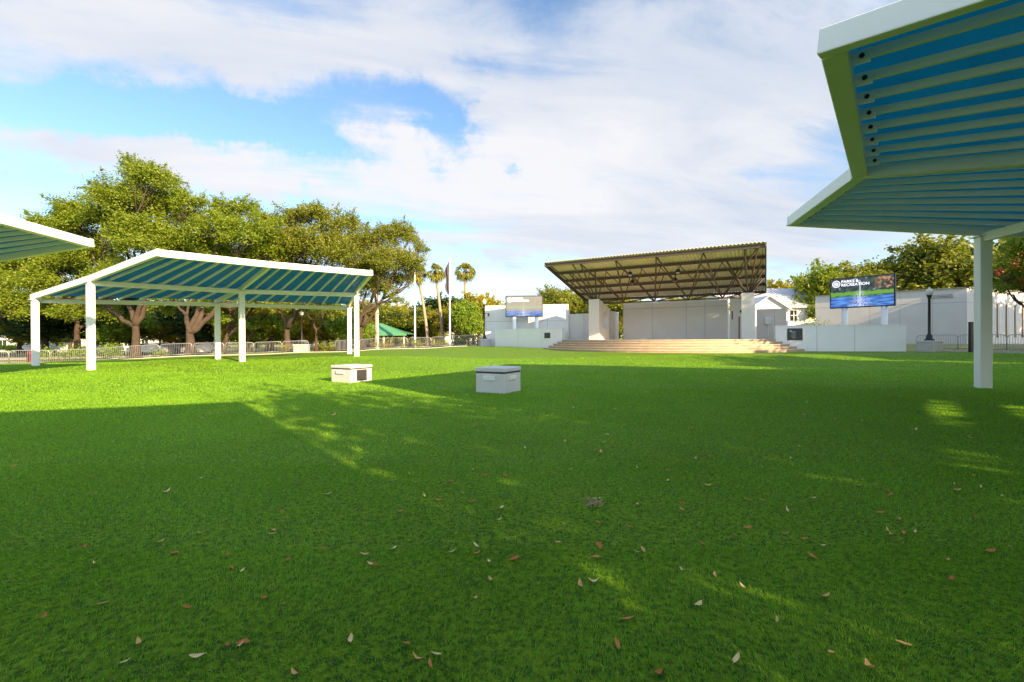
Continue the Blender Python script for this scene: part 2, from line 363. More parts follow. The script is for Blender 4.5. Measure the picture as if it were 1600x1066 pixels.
# ---------------------------------------------------------------- stage frame
O = Vector((6.75, 40.0)); U = Vector((0.873, -0.487)); U.normalize(); V = Vector((-U.y, U.x)); STA = math.atan2(U.y, U.x)
def S(a, b, z=None):
    q = O + U * a + V * b
    return (q.x, q.y) if z is None else (q.x, q.y, z)
FL = 1.28
def wall(name, p0, p1, z0, z1, th, m, label=None, cat='wall', joints=(), hj=(), parent=None, side=1, group=None):
    """panelled wall: panels with 2 cm grooves over a recessed core. p0->p1 is the front face"""
    p0, p1 = Vector(p0), Vector(p1); d = (p1 - p0); L = d.length; d.normalize(); nn = Vector((-d.y, d.x)) * side
    root = parent or empty(name, ((p0.x + p1.x) / 2, (p0.y + p1.y) / 2, z0), 0, label, cat, group)
    loc = Matrix.Translation(root.location)
    xs = [0] + [j * L for j in joints] + [L]; zs = [z0] + list(hj) + [z1]
    mb = MB()
    for i in range(len(xs) - 1):
        for k in range(len(zs) - 1):
            a = xs[i] + (.012 if i else 0); b = xs[i + 1] - (.012 if i < len(xs) - 2 else 0)
            c = zs[k] + (.012 if k else 0); e = zs[k + 1] - (.012 if k < len(zs) - 2 else 0)
            q = p0 + d * ((a + b) / 2) + nn * th / 2
            mb.box((q.x, q.y, (c + e) / 2), (b - a, th, e - c), math.atan2(d.y, d.x))
    mb.build('panel' if label else name, m, root, local=loc, bevel=.012)
    if len(xs) > 2 or len(zs) > 2:
        q = p0 + d * L / 2 + nn * th / 2
        MB().box((q.x, q.y, (z0 + z1) / 2 - .02), (L - .05, th - .03, z1 - z0 - .06), math.atan2(d.y, d.x)).build('core', MT['joint'], root, local=loc)
    return root
# steps + platform
def arc(ext, sag, n=36, back=None):
    a0, a1 = -2.73 - ext, 14.2 + ext; c = (a1 - a0) / 2; mid = (a0 + a1) / 2
    R = (c * c + sag * sag) / (2 * sag); th = math.asin(min(1, c / R))
    return [(mid + R * math.sin(-th + 2 * th * k / n), .49 - (R * math.cos(-th + 2 * th * k / n) - (R - sag))) for k in range(n + 1)]
stage = empty('stage_platform', S(5.7, 0, .4), 0, 'low stone stage platform with curved steps in front of the trussed canopy', 'stage')
sl_ = Matrix.Translation(stage.location)
for j in range(5):
    pts = arc(.45 * j, 5.3 + .42 * j)
    zt = FL - j * .176
    if j == 0: poly = [S(*q) for q in pts] + [S(14.2, 9.5), S(-2.73, 9.5)]
    else: poly = [S(*q) for q in pts] + [S(pts[-1][0], 1.1), S(pts[0][0], 1.1)]
    zb = .15 if j < 4 else 0.1
    nm = 'platform' if j == 0 else 'step'
    MB().prism(poly, zb - .01 * j, zt).build(nm, MT['step'] if j else MT['step'], stage, local=sl_)
    # stone nosing laid 3 mm proud along the edge
    ins = arc(.45 * j - .30, 5.3 + .42 * j - .30)
    vs = []; fs = []
    outp = arc(.45 * j + .03, 5.3 + .42 * j + .03)
    n = len(outp)
    for q in outp: vs.append((*S(*q), zt + .035))
    for q in ins: vs.append((*S(*q), zt + .035))
    for q in outp: vs.append((*S(*q), zt - .03))
    for i in range(n - 1):
        fs += [(i, i + 1, n + i + 1, n + i), (2 * n + i, 2 * n + i + 1, i + 1, i)]
    MB().add(vs, fs).build('nosing', MT['nosing'] if 'nosing' in MT else MT.setdefault('nosing', mat('nosing_stone', (.60, .50, .38), .8, (.42, .33, .24), 1.3, 1.1, .2, 25)), stage, local=sl_)
dk = MB().prism([S(-2.6, 1.0), S(14.0, 1.0), S(14.0, 9.3), S(-2.6, 9.3)], FL + .001, FL + .006)
dk.build('stage_floor', MT['deck'], stage, local=sl_)

# low walls
LW = [(-1.75, 46.6), (4.6, 41.75)]; RW = [(19.4, 33.5), (27.3, 31.5)]
wl_ = wall('low_wall', LW[0], LW[1], .3, 2.36, .35, MT['stuccolight'], 'low white rendered wall left of the stage steps, small black plaque on it', 'wall', joints=(.37, .72), hj=())
wr_ = wall('low_wall', RW[0], RW[1], .2, 2.26, .35, MT['stuccolight'], 'low white rendered wall right of the stage steps under the large screen', 'wall', joints=(.33, .62), hj=())
def coping(p0, p1, z, th, parent):
    p0, p1 = Vector(p0), Vector(p1); d = (p1 - p0).normalized(); nn = Vector((-d.y, d.x))
    a = p0 - d * .02 + nn * (th / 2); b = p1 + d * .02 + nn * (th / 2)
    MB().beam((a.x, a.y, z + .05), (b.x, b.y, z + .05), th + .05, .05).build('coping', MT['stuccolight'], parent, local=Matrix.Translation(parent.location))
coping(LW[0], LW[1], 2.36, .35, wl_); coping(RW[0], RW[1], 2.26, .35, wr_)
def plaque(p0, p1, t, zc, w, h, label):
    p0, p1 = Vector(p0), Vector(p1); d = (p1 - p0).normalized(); nn = Vector((d.y, -d.x)); q = p0.lerp(p1, t) + nn * .03
    a = math.atan2(d.y, d.x); r = empty('plaque', (q.x, q.y, zc), a, label, 'plaque')
    MB().box((0, 0, 0), (w, .03, h)).build('plate', MT['darkgrey'], r, bevel=.005)
    fr = MB()
    for sx in (-1, 1): fr.box((sx * (w / 2 + .015), 0, 0), (.03, .045, h + .06))
    for sz in (-1, 1): fr.box((0, 0, sz * (h / 2 + .015)), (w, .045, .03))
    fr.build('frame', MT['black'], r)
    return r, w, h
plaque(LW[0], LW[1], .80, 1.73, .56, .44, 'small black plaque on the low wall left of the steps')
pq, _, _ = plaque(RW[0], RW[1], .155, 1.66, .92, .80, 'large black plaque with faint lettering on the low wall right of the steps')
tx = MB()
for k in range(6): tx.box((-.12 + .03 * (k % 2), -.018, .2 - k * .085), (.34 - .05 * (k % 3), .004, .018))
tx.box((-.28, -.018, .24), (.14, .004, .07)); tx.build('lettering', MT['cabinet'], pq)

# tall wall left (sunlit), wings, back wall
wall('tall_wall', (-3.0, 49.4), (5.85, 47.4), .4, 5.03, .4, MT['stuccolight'], 'tall sunlit white wall behind the left screen', 'wall', joints=(.40, .76), hj=(3.3,))
wall('wing_wall', S(-3.0, 3.0), S(-.1, 3.0), .9, 3.8, .3, MT['stucco'], 'grey rendered wing wall between tall white wall and left stage pillar', 'wall', joints=(.5,))
MB().box((*S(-3.1, 2.75), 2.6), (.28, .28, 3.2), STA).build('x', MT['stuccolight'])
o = bpy.data.objects['x']; o.name = 'corner_post'; setlab(o, 'slim white square post at the left end of the left wing wall', 'post')
wrw = wall('wing_wall', S(12.95, 3.0), S(15.0, 3.0), .9, 3.7, .3, MT['stucco2'], 'tan rendered wing wall right of the right stage pillar, utility box on it', 'wall', joints=(.6,))
ub = empty('utility_box', S(13.75, 2.92, 2.75), STA, 'small grey utility box mounted on the tan right wing wall', 'electrical box')
MB().box((0, -.02, 0), (.42, .16, .55)).build('case', MT['stucco'], ub, bevel=.01); MB().box((0, -.108, 0), (.34, .012, .47)).build('door', MT['cabinet'], ub)
MB().tube([(0, -.02, -.27), (0, -.02, -1.2)], .02, 6).build('conduit', MT['stucco'], ub)
bw = wall('stage_back_wall', S(.95, 6.05) if 0 else (10.62, 43.45), (18.5, 39.05), 1.0, 4.75, .35, MT['stucco'], 'wide grey panelled back wall of the stage under the canopy', 'wall', joints=(.30, .63, .80), hj=(4.2,))
# sunlit side wall behind right pillar, with mural-like narrow recesses
mw = wall('side_wall', (18.62, 38.9), (19.75, 37.6), 1.0, 4.95, .35, MT['stuccolight'], 'narrow bright side wall with tall dark slots behind the right stage pillar', 'wall')
mmb = MB(); d_ = (Vector((19.75, 37.6)) - Vector((18.62, 38.9))); ang_ = math.atan2(d_.y, d_.x)
for t, z0, z1, w in ((.12, 3.0, 3.7, .10), (.45, 1.3, 3.2, .09), (.62, 1.3, 3.2, .10), (.80, 1.5, 2.9, .06), (.52, 3.55, 3.75, .14)):
    q = Vector((18.62, 38.9)) + d_ * t + Vector((d_.y, -d_.x)).normalized() * .002
    mmb.box((q.x, q.y, (z0 + z1) / 2), (w, .02, z1 - z0), ang_)
mmb.build('slot', MT['rust'], mw, local=Matrix.Translation(mw.location))

# pillars: slabs running back along V with a round opening; tops follow the roof slope
ROOF_F, ROOF_B = -5.05, 4.35; ZF, ZB = 7.45, 5.27
def zroof(b): return ZF + (ZB - ZF) * (b - ROOF_F) / (ROOF_B - ROOF_F)
def pillar(a0, wd, zt0, slope, length, label):
    """slab: width wd along U, extends back 'length' along V; hole through its width"""
    r = empty('stage_pillar', S(a0 + wd / 2, 0, FL), 0, label, 'pillar'); lm = Matrix.Translation(r.location)
    ztop = lambda b: zt0 - slope * b
    cb, cz, cr = length * .56, FL + 1.75, .80
    n = 32; vs = []; fs = []
    # face profile: outer rectangle split to ring with circle
    outer = []
    for k in range(n):
        t = 2 * math.pi * (k + .5) / n; c, s_ = math.cos(t), math.sin(t)
        # ray to rectangle
        cand = []
        if c > 0: cand.append((length - cb) / c)
        if c < 0: cand.append(-cb / c)
        if s_ > 0: cand.append((ztop(cb) - cz - 0) / (s_ + slope * c) if (s_ + slope * c) > 0 else 1e9)
        if s_ < 0: cand.append((FL - cz) / s_)
        m_ = min(cand); outer.append((cb + c * m_, cz + s_ * m_))
    corners = [(length, ztop(length)), (0, ztop(0)), (0, FL), (length, FL)]
    inner = [(cb + cr * math.cos(2 * math.pi * (k + .5) / n), cz + cr * math.sin(2 * math.pi * (k + .5) / n)) for k in range(n)]
    for side in (0, 1):
        a = a0 + wd * side
        for q in outer: vs.append(S(a, q[0], q[1]))
        for q in inner: vs.append(S(a, q[0], q[1]))
        for q in corners: vs.append(S(a, q[0], q[1]))
    st = 2 * n + 4
    for side in (0, 1):
        o_ = side * st
        for k in range(n):
            k2 = (k + 1) % n; fs.append((o_ + k, o_ + k2, o_ + n + k2, o_ + n + k))
            # corner fill
            for ci, cpt in enumerate(corners):
                p, q = outer[k], outer[k2]
                if abs(p[0] - q[0]) > 1e-6 and abs(p[1] - q[1]) > 1e-6:
                    onp = (abs(p[0] - cpt[0]) < 1e-6 or abs(q[0] - cpt[0]) < 1e-6)
                    ony = abs(cpt[1] - (p[1] if abs(q[0] - cpt[0]) < 1e-6 else q[1])) < .9
                    if onp and ony and (p[1] + q[1]) / 2 > cz and ci < 2 or onp and ony and (p[1] + q[1]) / 2 < cz and ci >= 2:
                        fs.append((o_ + k, o_ + 2 * n + ci, o_ + k2))
    for k in range(n):
        k2 = (k + 1) % n; fs.append((n + k, n + k2, st + n + k2, st + n + k))
    c0 = 2 * n
    for ci in range(4):
        c1 = (ci + 1) % 4; fs.append((c0 + ci, c0 + c1, st + c0 + c1, st + c0 + ci))
    MB().add(vs, fs).build('slab', MT['stucco'], r, local=lm)
    # recessed ring liner
    return r
pl_ = pillar(-.0, .95, 4.86, .22, 3.0, 'left stage pillar, a thick grey slab with a round opening')
pr_ = pillar(12.0, .85, 4.78, .22, 2.8, 'right stage pillar, a thick slab lit on its right side, below the canopy struts')
# small speaker-like case on the inner face of lower rear fin, left
fin = wall('fin_wall', S(.95, 3.4), S(.95, 6.0), FL, 4.0, .3, MT['stucco2'], 'low tan fin wall behind the left stage pillar', 'wall')

# ---------------------------------------------------------------- stage canopy with space-frame trusses
cv = empty('stage_canopy', S(6, 0, FL), 0, 'large tilted corrugated canopy on brown steel trusses over the stage', 'canopy')
cl = Matrix.Translation(cv.location)
A0, A1 = -1.85, 13.6
def corrug():
    pitch = .235; n = int((A1 - A0) / pitch * 6); vs = []; fs = []
    prof = [0, .0, .055, .055, .055, 0]
    for i in range(n + 1):
        a = A0 + (A1 - A0) * i / n; h = .035 * (1 + math.tanh(2.2 * math.sin(2 * math.pi * a / pitch)))
        for b, dz in ((ROOF_F - .12, .03), (ROOF_B + .1, -.02)):
            vs.append(S(a, b, zroof(b) + h)); 
    for i in range(n): fs.append((2 * i, 2 * i + 1, 2 * i + 3, 2 * i + 2))
    o = MB().add(vs, fs).build('roof_sheet', MT['roofdeck'], cv, local=cl)
    md = o.modifiers.new('solid', 'SOLIDIFY'); md.thickness = .02
corrug()
BS = [ROOF_F + .1, -3.1, -1.25, .6, 2.45, ROOF_B - .1]
for b in BS:
    q0, q1 = S(A0 + .03, b, zroof(b) - .02), S(A1 - .03, b, zroof(b) - .02)
    MB().beam(q0, q1, .05, .20).beam((q0[0], q0[1], q0[2] - .01), (q1[0], q1[1], q1[2] - .01), .14, .02).beam((q0[0], q0[1], q0[2] - .2), (q1[0], q1[1], q1[2] - .2), .14, .02).build('purlin', MT['steel'], cv, local=cl)
for a in (A0, A1):
    MB().beam(S(a, ROOF_F, zroof(ROOF_F) + .06), S(a, ROOF_B, zroof(ROOF_B) + .06), .08, .30).build('edge_beam', MT['steel'], cv, local=cl)
bc_b, bc_z = 1.3, 4.55
TOPN = [A0 + (A1 - A0) * f for f in (.03, .19, .37, .56, .76, .97)]
BOTN = [.4, 2.75, 5.4, 8.1, 10.6, 12.4]
def zu(b): return zroof(b) - .22
def member(p, q, r=.05, nm='truss_member'):
    MB().tube([p, q], r, 6).build(nm, MT['steel'], cv, local=cl, smooth=True)
MB().tube([S(.2, bc_b, bc_z), S(12.6, bc_b, bc_z)], .06, 8).build('bottom_chord', MT['steel'], cv, local=cl, smooth=True)
for i, bn in enumerate(BOTN):
    for tn in (TOPN[i], TOPN[min(i + 1, 5)]) if i < 5 else (TOPN[5],):
        member(S(bn, bc_b, bc_z), S(tn, BS[0], zu(BS[0])), .055)
    for tn in (bn - 1.1, bn + 1.2):
        member(S(bn, bc_b, bc_z), S(max(A0 + .1, min(A1 - .1, tn)), BS[5], zu(BS[5])), .045)
        member(S(bn, bc_b, bc_z), S(max(A0 + .1, min(A1 - .1, tn)), BS[2], zu(BS[2])), .042)
# intermediate chord half way up the front plane with secondary webs
def midp(bb, t): return bc_z + (zu(BS[0]) - bc_z) * t
mb_b = bc_b + (BS[0] - bc_b) * .48; mb_z = bc_z + (zu(BS[0]) - bc_z) * .48
MB().tube([S(A0 + .9, mb_b, mb_z), S(A1 - .6, mb_b, mb_z)], .04, 6).build('middle_chord', MT['steel'], cv, local=cl, smooth=True)
for i in range(11):
    a = A0 + .9 + (A1 - A0 - 1.5) * i / 10
    member(S(a, mb_b, mb_z), S(min(A1 - .1, a + .75), BS[1], zu(BS[1])), .032)
    member(S(a, mb_b, mb_z), S(max(A0 + .1, a - .75), BS[1], zu(BS[1])), .032)
    if i % 2 == 0: member(S(a, mb_b, mb_z), S(a + .1, BS[2], zu(BS[2])), .032)
for a, e in ((.45, -1), (12.4, 1)):        # fans of struts on the pillar tops
    for (da, b) in ((e * 1.0, BS[1]), (e * 1.1, BS[2]), (e * 1.1, BS[3]), (0, BS[0]), (-e * 1.2, BS[1])):
        member(S(a, .8, 4.70 - .1), S(a + da, b, zu(b)), .06, 'strut')
for a, b in ((4.4, -2.9), (7.9, -2.7), (4.1, -1.1), (7.4, -1.0)):
    z = zu(b) - .25
    mb = MB(); mb.tube([S(a, b, zu(b)), S(a, b, z + .1)], .025, 6); mb.lathe([(.02, .12), (.1, .1), (.17, .0), (.19, -.12), (.16, -.13)], S(a, b, z), 14)
    f_ = mb.build('floodlight', MT['black'], cv, local=cl, smooth=True)
    bb = MB(); bb.lathe([(.15, -.14), (.12, -.20), (.05, -.24), (.01, -.25)], S(a, b, z), 14)
    ob = bb.build('bulb', MT['globe'], f_, smooth=True, local=cl)

# ---------------------------------------------------------------- screens
def screenmat(nm, sun_wash):
    m = bpy.data.materials.new(nm); m.use_nodes = True; t = m.node_tree; n = t.nodes; l = t.links
    p = n['Principled BSDF']; p.inputs['Base Color'].default_value = (.02, .02, .02, 1); p.inputs['Roughness'].default_value = .35
    co = n.new('ShaderNodeTexCoord'); s_ = n.new('ShaderNodeSeparateXYZ'); l.new(co.outputs['Object'], s_.inputs[0])
    x, z = s_.outputs[0], s_.outputs[2]
    def m2(op, a, b=None, clamp=False):
        q = n.new('ShaderNodeMath'); q.operation = op; q.use_clamp = clamp
        for i, v in enumerate((a, b)):
            if v is None: continue
            if isinstance(v, (int, float)): q.inputs[i].default_value = v
            else: l.new(v, q.inputs[i])
        return q.outputs[0]
    def nz(s, d, st=(1, 1, 1)):
        mp = n.new('ShaderNodeMapping'); mp.inputs['Scale'].default_value = st; l.new(co.outputs['Object'], mp.inputs[0])
        q = n.new('ShaderNodeTexNoise'); q.inputs['Scale'].default_value = s; q.inputs['Detail'].default_value = d; l.new(mp.outputs[0], q.inputs['Vector']); return q.outputs['Fac']
    def mix(f, a, b):
        q = n.new('ShaderNodeMix'); q.data_type = 'RGBA'
        l.new(f, q.inputs['Factor'])
        for k, v in (('A', a), ('B', b)):
            if isinstance(v, tuple): q.inputs[k].default_value = (*v, 1)
            else: l.new(v, q.inputs[k])
        return q.outputs['Result']
    def step(v, a, b):
        q = n.new('ShaderNodeMapRange'); q.inputs[1].default_value = a; q.inputs[2].default_value = b; l.new(v, q.inputs[0]); return q.outputs[0]
    # z from -1.1 .. 1.1
    trees = mix(step(nz(3.2, 5), .45, .62), (.012, .025, .035), (.05, .09, .07))
    trees = mix(m2('MULTIPLY', step(m2('ADD', nz(2.0, 3), m2('MULTIPLY', step(z, .2, .9), .12)), .66, .74), .6), trees, (.25, .40, .60))
    trees = mix(m2('MULTIPLY', step(x, .7, 1.3), step(nz(4, 4), .48, .6)), trees, (.55, .22, .08))
    zg = m2('ADD', z, m2('MULTIPLY', m2('SUBTRACT', nz(2.2, 4), .5), .35))
    c = mix(step(zg, .02, .08), (.13, .34, .03), trees)
    c = mix(step(zg, -.26, -.20), mix(step(nz(3, 4, (1, 1, 3)), .42, .6), (.02, .05, .06), (.08, .22, .05)), c)
    water = mix(step(nz(2.4, 5, (.5, 1, 3.5)), .38, .62), (.015, .06, .30), (.10, .30, .80))
    c = mix(step(zg, -.36, -.30), water, c)
    # fountain jet and spray
    jet = m2('MULTIPLY', step(m2('ABSOLUTE', m2('ADD', x, .05)), .07, .01), step(z, .95, .8))
    spray = m2('SUBTRACT', 1.0, m2('DIVIDE', m2('ABSOLUTE', m2('ADD', x, .05)), m2('MAXIMUM', m2('ADD', m2('MULTIPLY', m2('ADD', z, .75), -.55), .75), .05)), True)
    spray = m2('MULTIPLY', m2('MULTIPLY', spray, step(z, .25, -.15)), m2('MULTIPLY', step(nz(9, 4), .38, .6), .9))
    c = mix(m2('MULTIPLY', m2('MAXIMUM', m2('MULTIPLY', jet, .8), spray), .85), c, (.80, .85, 1.0))
    if sun_wash: c = mix(m2('MULTIPLY', step(z, -.75, -.2), .75), c, (.58, .50, .36))  # sunlight washing out the display, painted into its picture as pale warm haze
    l.new(c, p.inputs['Emission Color']); p.inputs['Emission Strength'].default_value = .42 if not sun_wash else .40
    return m
WHE = mat('screen_letters', (.5, .5, .5), .5, emit=((.9, .85, .95), .50))
def textmesh(name, body, size, m, parent, loc, sx=1.0):
    cu = bpy.data.curves.new(name, 'FONT'); cu.body = body; cu.size = size; cu.extrude = .002; cu.offset = .006
    to = bpy.data.objects.new(name, cu); COL.objects.link(to)
    dg = bpy.context.evaluated_depsgraph_get(); me = bpy.data.meshes.new_from_object(to.evaluated_get(dg)); bpy.data.objects.remove(to)
    me.materials.clear(); me.materials.append(m); o = bpy.data.objects.new(name, me); COL.objects.link(o); o.parent = parent
    o.matrix_local = Matrix.Translation(loc) @ Matrix.Rotation(rad(90), 4, 'X') @ Matrix.Diagonal((sx, 1, 1, 1)); return o
def screen(pL, pR, zb, h, label, sun_wash, gz):
    pL, pR = Vector(pL), Vector(pR); d = pR - pL; w = d.length; c = (pL + pR) / 2; a = math.atan2(d.y, d.x)
    r = empty('video_screen', (c.x, c.y, zb + h / 2), a, label, 'screen')
    w2, h2 = w / 2, h / 2
    MB().box((0, .14, 0), (w + .06, .24, h + .06)).build('casing', MT['black'], r, bevel=.02)
    pan = MB().box((0, 0, 0), (w - .1, .02, h - .1)).build('display', screenmat('screen_image_%d' % sun_wash, sun_wash), r)
    pan.location = (0, .005, 0); pan.scale = (1, 1, 1)
    # emblem: ring with a domed shape
    k = h / 2.25
    e = MB(); R = .27 * k; cx_, cz_ = -w2 + .42 * k, h2 - .42 * k
    def ring(r0, r1, y, n=28):
        vs = []; fs = []
        for i in range(n):
            t = 2 * math.pi * i / n; vs += [(cx_ + r0 * math.cos(t), y, cz_ + r0 * math.sin(t)), (cx_ + r1 * math.cos(t), y, cz_ + r1 * math.sin(t))]
        for i in range(n): j = (i + 1) % n; fs.append((2 * i, 2 * i + 1, 2 * j + 1, 2 * j))
        e.add(vs, fs)
    ring(R * .84, R, -.012); ring(R * .70, R * .76, -.012)
    n = 14; vs = [(cx_ + R * .55 * math.cos(math.pi * i / n), -.012, cz_ - R * .02 + R * .5 * math.sin(math.pi * i / n)) for i in range(n + 1)]
    e.add(vs, [tuple(range(n + 1))]); e.box((cx_, -.011, cz_ - R * .22), (R * 1.2, .004, R * .16)); e.box((cx_, -.011, cz_ - R * .46), (R * .8, .004, R * .12))
    e.build('emblem', WHE, pan)
    textmesh('lettering', 'PARKS &', .28 * k, WHE, pan, (cx_ + R * 1.2, -.012, cz_ + .06 * k), 1.05)
    textmesh('lettering', 'RECREATION', .28 * k, WHE, pan, (cx_ + R * 1.2, -.012, cz_ - .20 * k), 1.05)
    for s_ in (-.27 * w, .34 * w):
        MB().lathe([(.19, gz - zb - h2), (.19, -h2 + .03)], (s_, .22, 0), 20).build('support_post', MT['white'], r, smooth=True)
    return r
screen((9999, 0), (9999, 1), 0, 1, '', 0, 0) if False else None
pL = at(1297, 438, 35.5); pR = at(1398, 430, 32.3)
screen((pL.x, pL.y), (pR.x, pR.y), at(1297, 482, 35.5).z, 2.25, 'large video screen showing a fountain, on two white posts behind the right low wall', 0, .5)
pL = at(790.5, 463, 46.5); pR = at(848, 463, 46.5)
screen((pL.x, pL.y), (pR.x, pR.y), at(790, 495, 46.5).z, 2.12, 'washed out video screen on two posts in front of the tall sunlit wall', 1, .6)

# ---------------------------------------------------------------- tensioned shade canopies
def V3(p, z): return Vector((p[0], p[1], z))
def canopy(Hs, Ms, Ls, label, ZH=4.95, ZM=4.37, ZL=3.85, np_=8, bolts=False):
    c0 = Ms[1]; root = empty('shade_canopy', (c0[0], c0[1], g(*c0)), 0, label, 'shade canopy', 'shade canopies ringing the lawn'); lm = Matrix.Translation(root.location)
    Hv = [V3(p, ZH) for p in Hs]; Mv = [V3(p, ZM) for p in Ms]; Lv = [V3(p, ZL) for p in Ls]
    for P in (Mv, Lv):
        for i, q in enumerate(P):
            gz = g(q.x, q.y); dirn = (Ls[i][0] - Hs[i][0], Ls[i][1] - Hs[i][1])
            inn = Vector((0, 0, 0))
            if P is Lv:
                dv = (Hv[i] - q); dv.z = 0; inn = dv.normalized() * .3
            pm = MB().box((q.x + inn.x, q.y + inn.y, (gz - .1 + q.z - .28) / 2), (.27, .27, q.z - .28 - gz + .1), math.atan2(dirn[1], dirn[0]))
            po = pm.build('post', MT['white'], root, local=lm, bevel=.02)
            MB().box((q.x + inn.x, q.y + inn.y, q.z - .262), (.40, .40, .03), math.atan2(dirn[1], dirn[0])).build('cap_plate', MT['white'], po, local=lm)
    for i in range(3):
        rb = MB(); e = i in (0, 2)
        wdt, hgt = (.16, .29) if e else (.14, .30)
        dh = (Hv[i] - Mv[i]).normalized(); 
        rb.beam(Hv[i] + dh * .12 + Vector((0, 0, .05)), Mv[i] + Vector((0, 0, .05)), wdt, hgt); rb.beam(Mv[i] + Vector((0, 0, .05)), Lv[i] - (Mv[i] - Lv[i]).normalized() * .15 + Vector((0, 0, .05)), wdt, hgt)
        rb.build('rafter', MT['white'], root, local=lm, bevel=.015)
    for i in range(2):
        d = (Hv[i + 1] - Hv[i]).normalized()
        MB().beam(Hv[i] + d * .09 + Vector((0, 0, .04)), Hv[i + 1] - d * .09 + Vector((0, 0, .04)), .26, .28).build('fascia_beam', MT['white'], root, local=lm, bevel=.015)
        for P, dz in ((Mv, -.17), (Lv, -.17)):
            d = (P[i + 1] - P[i]).normalized()
            MB().beam(P[i] + d * .08 + Vector((0, 0, dz)), P[i + 1] - d * .08 + Vector((0, 0, dz)), .14, .24).build('cross_beam', MT['white'], root, local=lm, bevel=.01)
        vs = []; fs = []
        for q in (Hv, Mv, Lv):
            for t in range(0, 9): vs.append(q[i].lerp(q[i + 1], t / 8) + Vector((0, 0, .0)))
        for r_ in range(2):
            for t in range(8): fs.append((r_ * 9 + t, r_ * 9 + t + 1, r_ * 9 + t + 10, r_ * 9 + t + 9))
        MB().add(vs, fs).build('roof_panel', MT['blue'], root, local=lm).modifiers.new('s', 'SOLIDIFY').thickness = .012
        for k in range(1, np_ + 1):
            t = k / (np_ + 1); h, m_, l_ = Hv[i].lerp(Hv[i + 1], t), Mv[i].lerp(Mv[i + 1], t), Lv[i].lerp(Lv[i + 1], t)
            dd = Vector((0, 0, -.02)); h2 = h + (m_ - h).normalized() * .34
            pp = MB().beam(h2 + dd, m_ + dd, .055, .11).beam(m_ + dd, l_ + dd, .055, .11).build('purlin', MT['white'], root, local=lm)
            if bolts:
                bd = (m_ - h).normalized(); q = h + bd * .135; sd = bd.cross(Vector((0, 0, 1))).normalized()
                MB().beam(q + Vector((0, 0, -.03)) + sd * .05, q + bd * .22 + Vector((0, 0, -.03)) + sd * .05, .012, .17).build('end_plate', MT['white'], pp, local=lm)
                c_ = q + bd * .12 + Vector((0, 0, -.11)) + sd * .06
                for s_ in (1, -1): MB().tube([c_ - sd * (.0 if s_ > 0 else .12), c_ + sd * (.02 if s_ > 0 else -.14)], .03, 8).build('bolt', MT['black'], pp, local=lm)
    return root
def xy(v): return (v.x, v.y)
Hm = [xy(atz(247, 390, 5.0)), xy(atz(423, 409, 5.0)), xy(atz(580, 423, 5.0))]
Mm = [xy(atz(142, 431, 4.42)), xy(atz(378, 446, 4.42)), xy(atz(557, 452, 4.42))]
Lm_ = [xy(atz(52, 460, 3.9)), xy(atz(338, 467, 3.9)), xy(atz(545, 474, 3.9))]
canopy(Hm, Mm, Lm_, 'white shade canopy with teal roof at left, all six posts in view')
def fan(Hp, angs, lm, ll):
    Ms = [(p[0] + lm * math.cos(rad(a)), p[1] + lm * math.sin(rad(a))) for p, a in zip(Hp, angs)]
    Ls = [(p[0] + ll * math.cos(rad(a)), p[1] + ll * math.sin(rad(a))) for p, a in zip(Hp, angs)]
    return Ms, Ls
Hr = [xy(atz(1303, 44, 5.0)), xy(atz(1344, 257, 5.0)), xy(atz(1239, 338, 5.0))]
Mr, Lr = fan(Hr, (-50, -36, -5), 5.3, 11.0)
Mr[2] = xy(atz(1536, 352, 4.42)); dx = (Mr[2][0] - Hr[2][0], Mr[2][1] - Hr[2][1]); Lr[2] = (Mr[2][0] + dx[0] * 1.1, Mr[2][1] + dx[1] * 1.1)
canopy(Hr, Mr, Lr, 'nearest shade canopy, seen from below at the upper right, its post standing on the lawn', bolts=True)
Hl = [(-12.6, 8.2), (-14.35, 12.0), xy(atz(140, 374, 5.0))]
Ml, Ll = fan(Hl, (206, 190, 170), 6.2, 12.6)
canopy(Hl, Ml, Ll, 'shade canopy cut off by the left edge of the photo, only its roof corner showing')
Hb = [(-6.6, -2.2), (-1.6, -1.0), (2.6, .4)]
Mb_, Lb = fan(Hb, (255, 278, 309), 6.2, 12.6)
canopy(Hb, Mb_, Lb, 'shade canopy behind the camera that shades the near lawn')

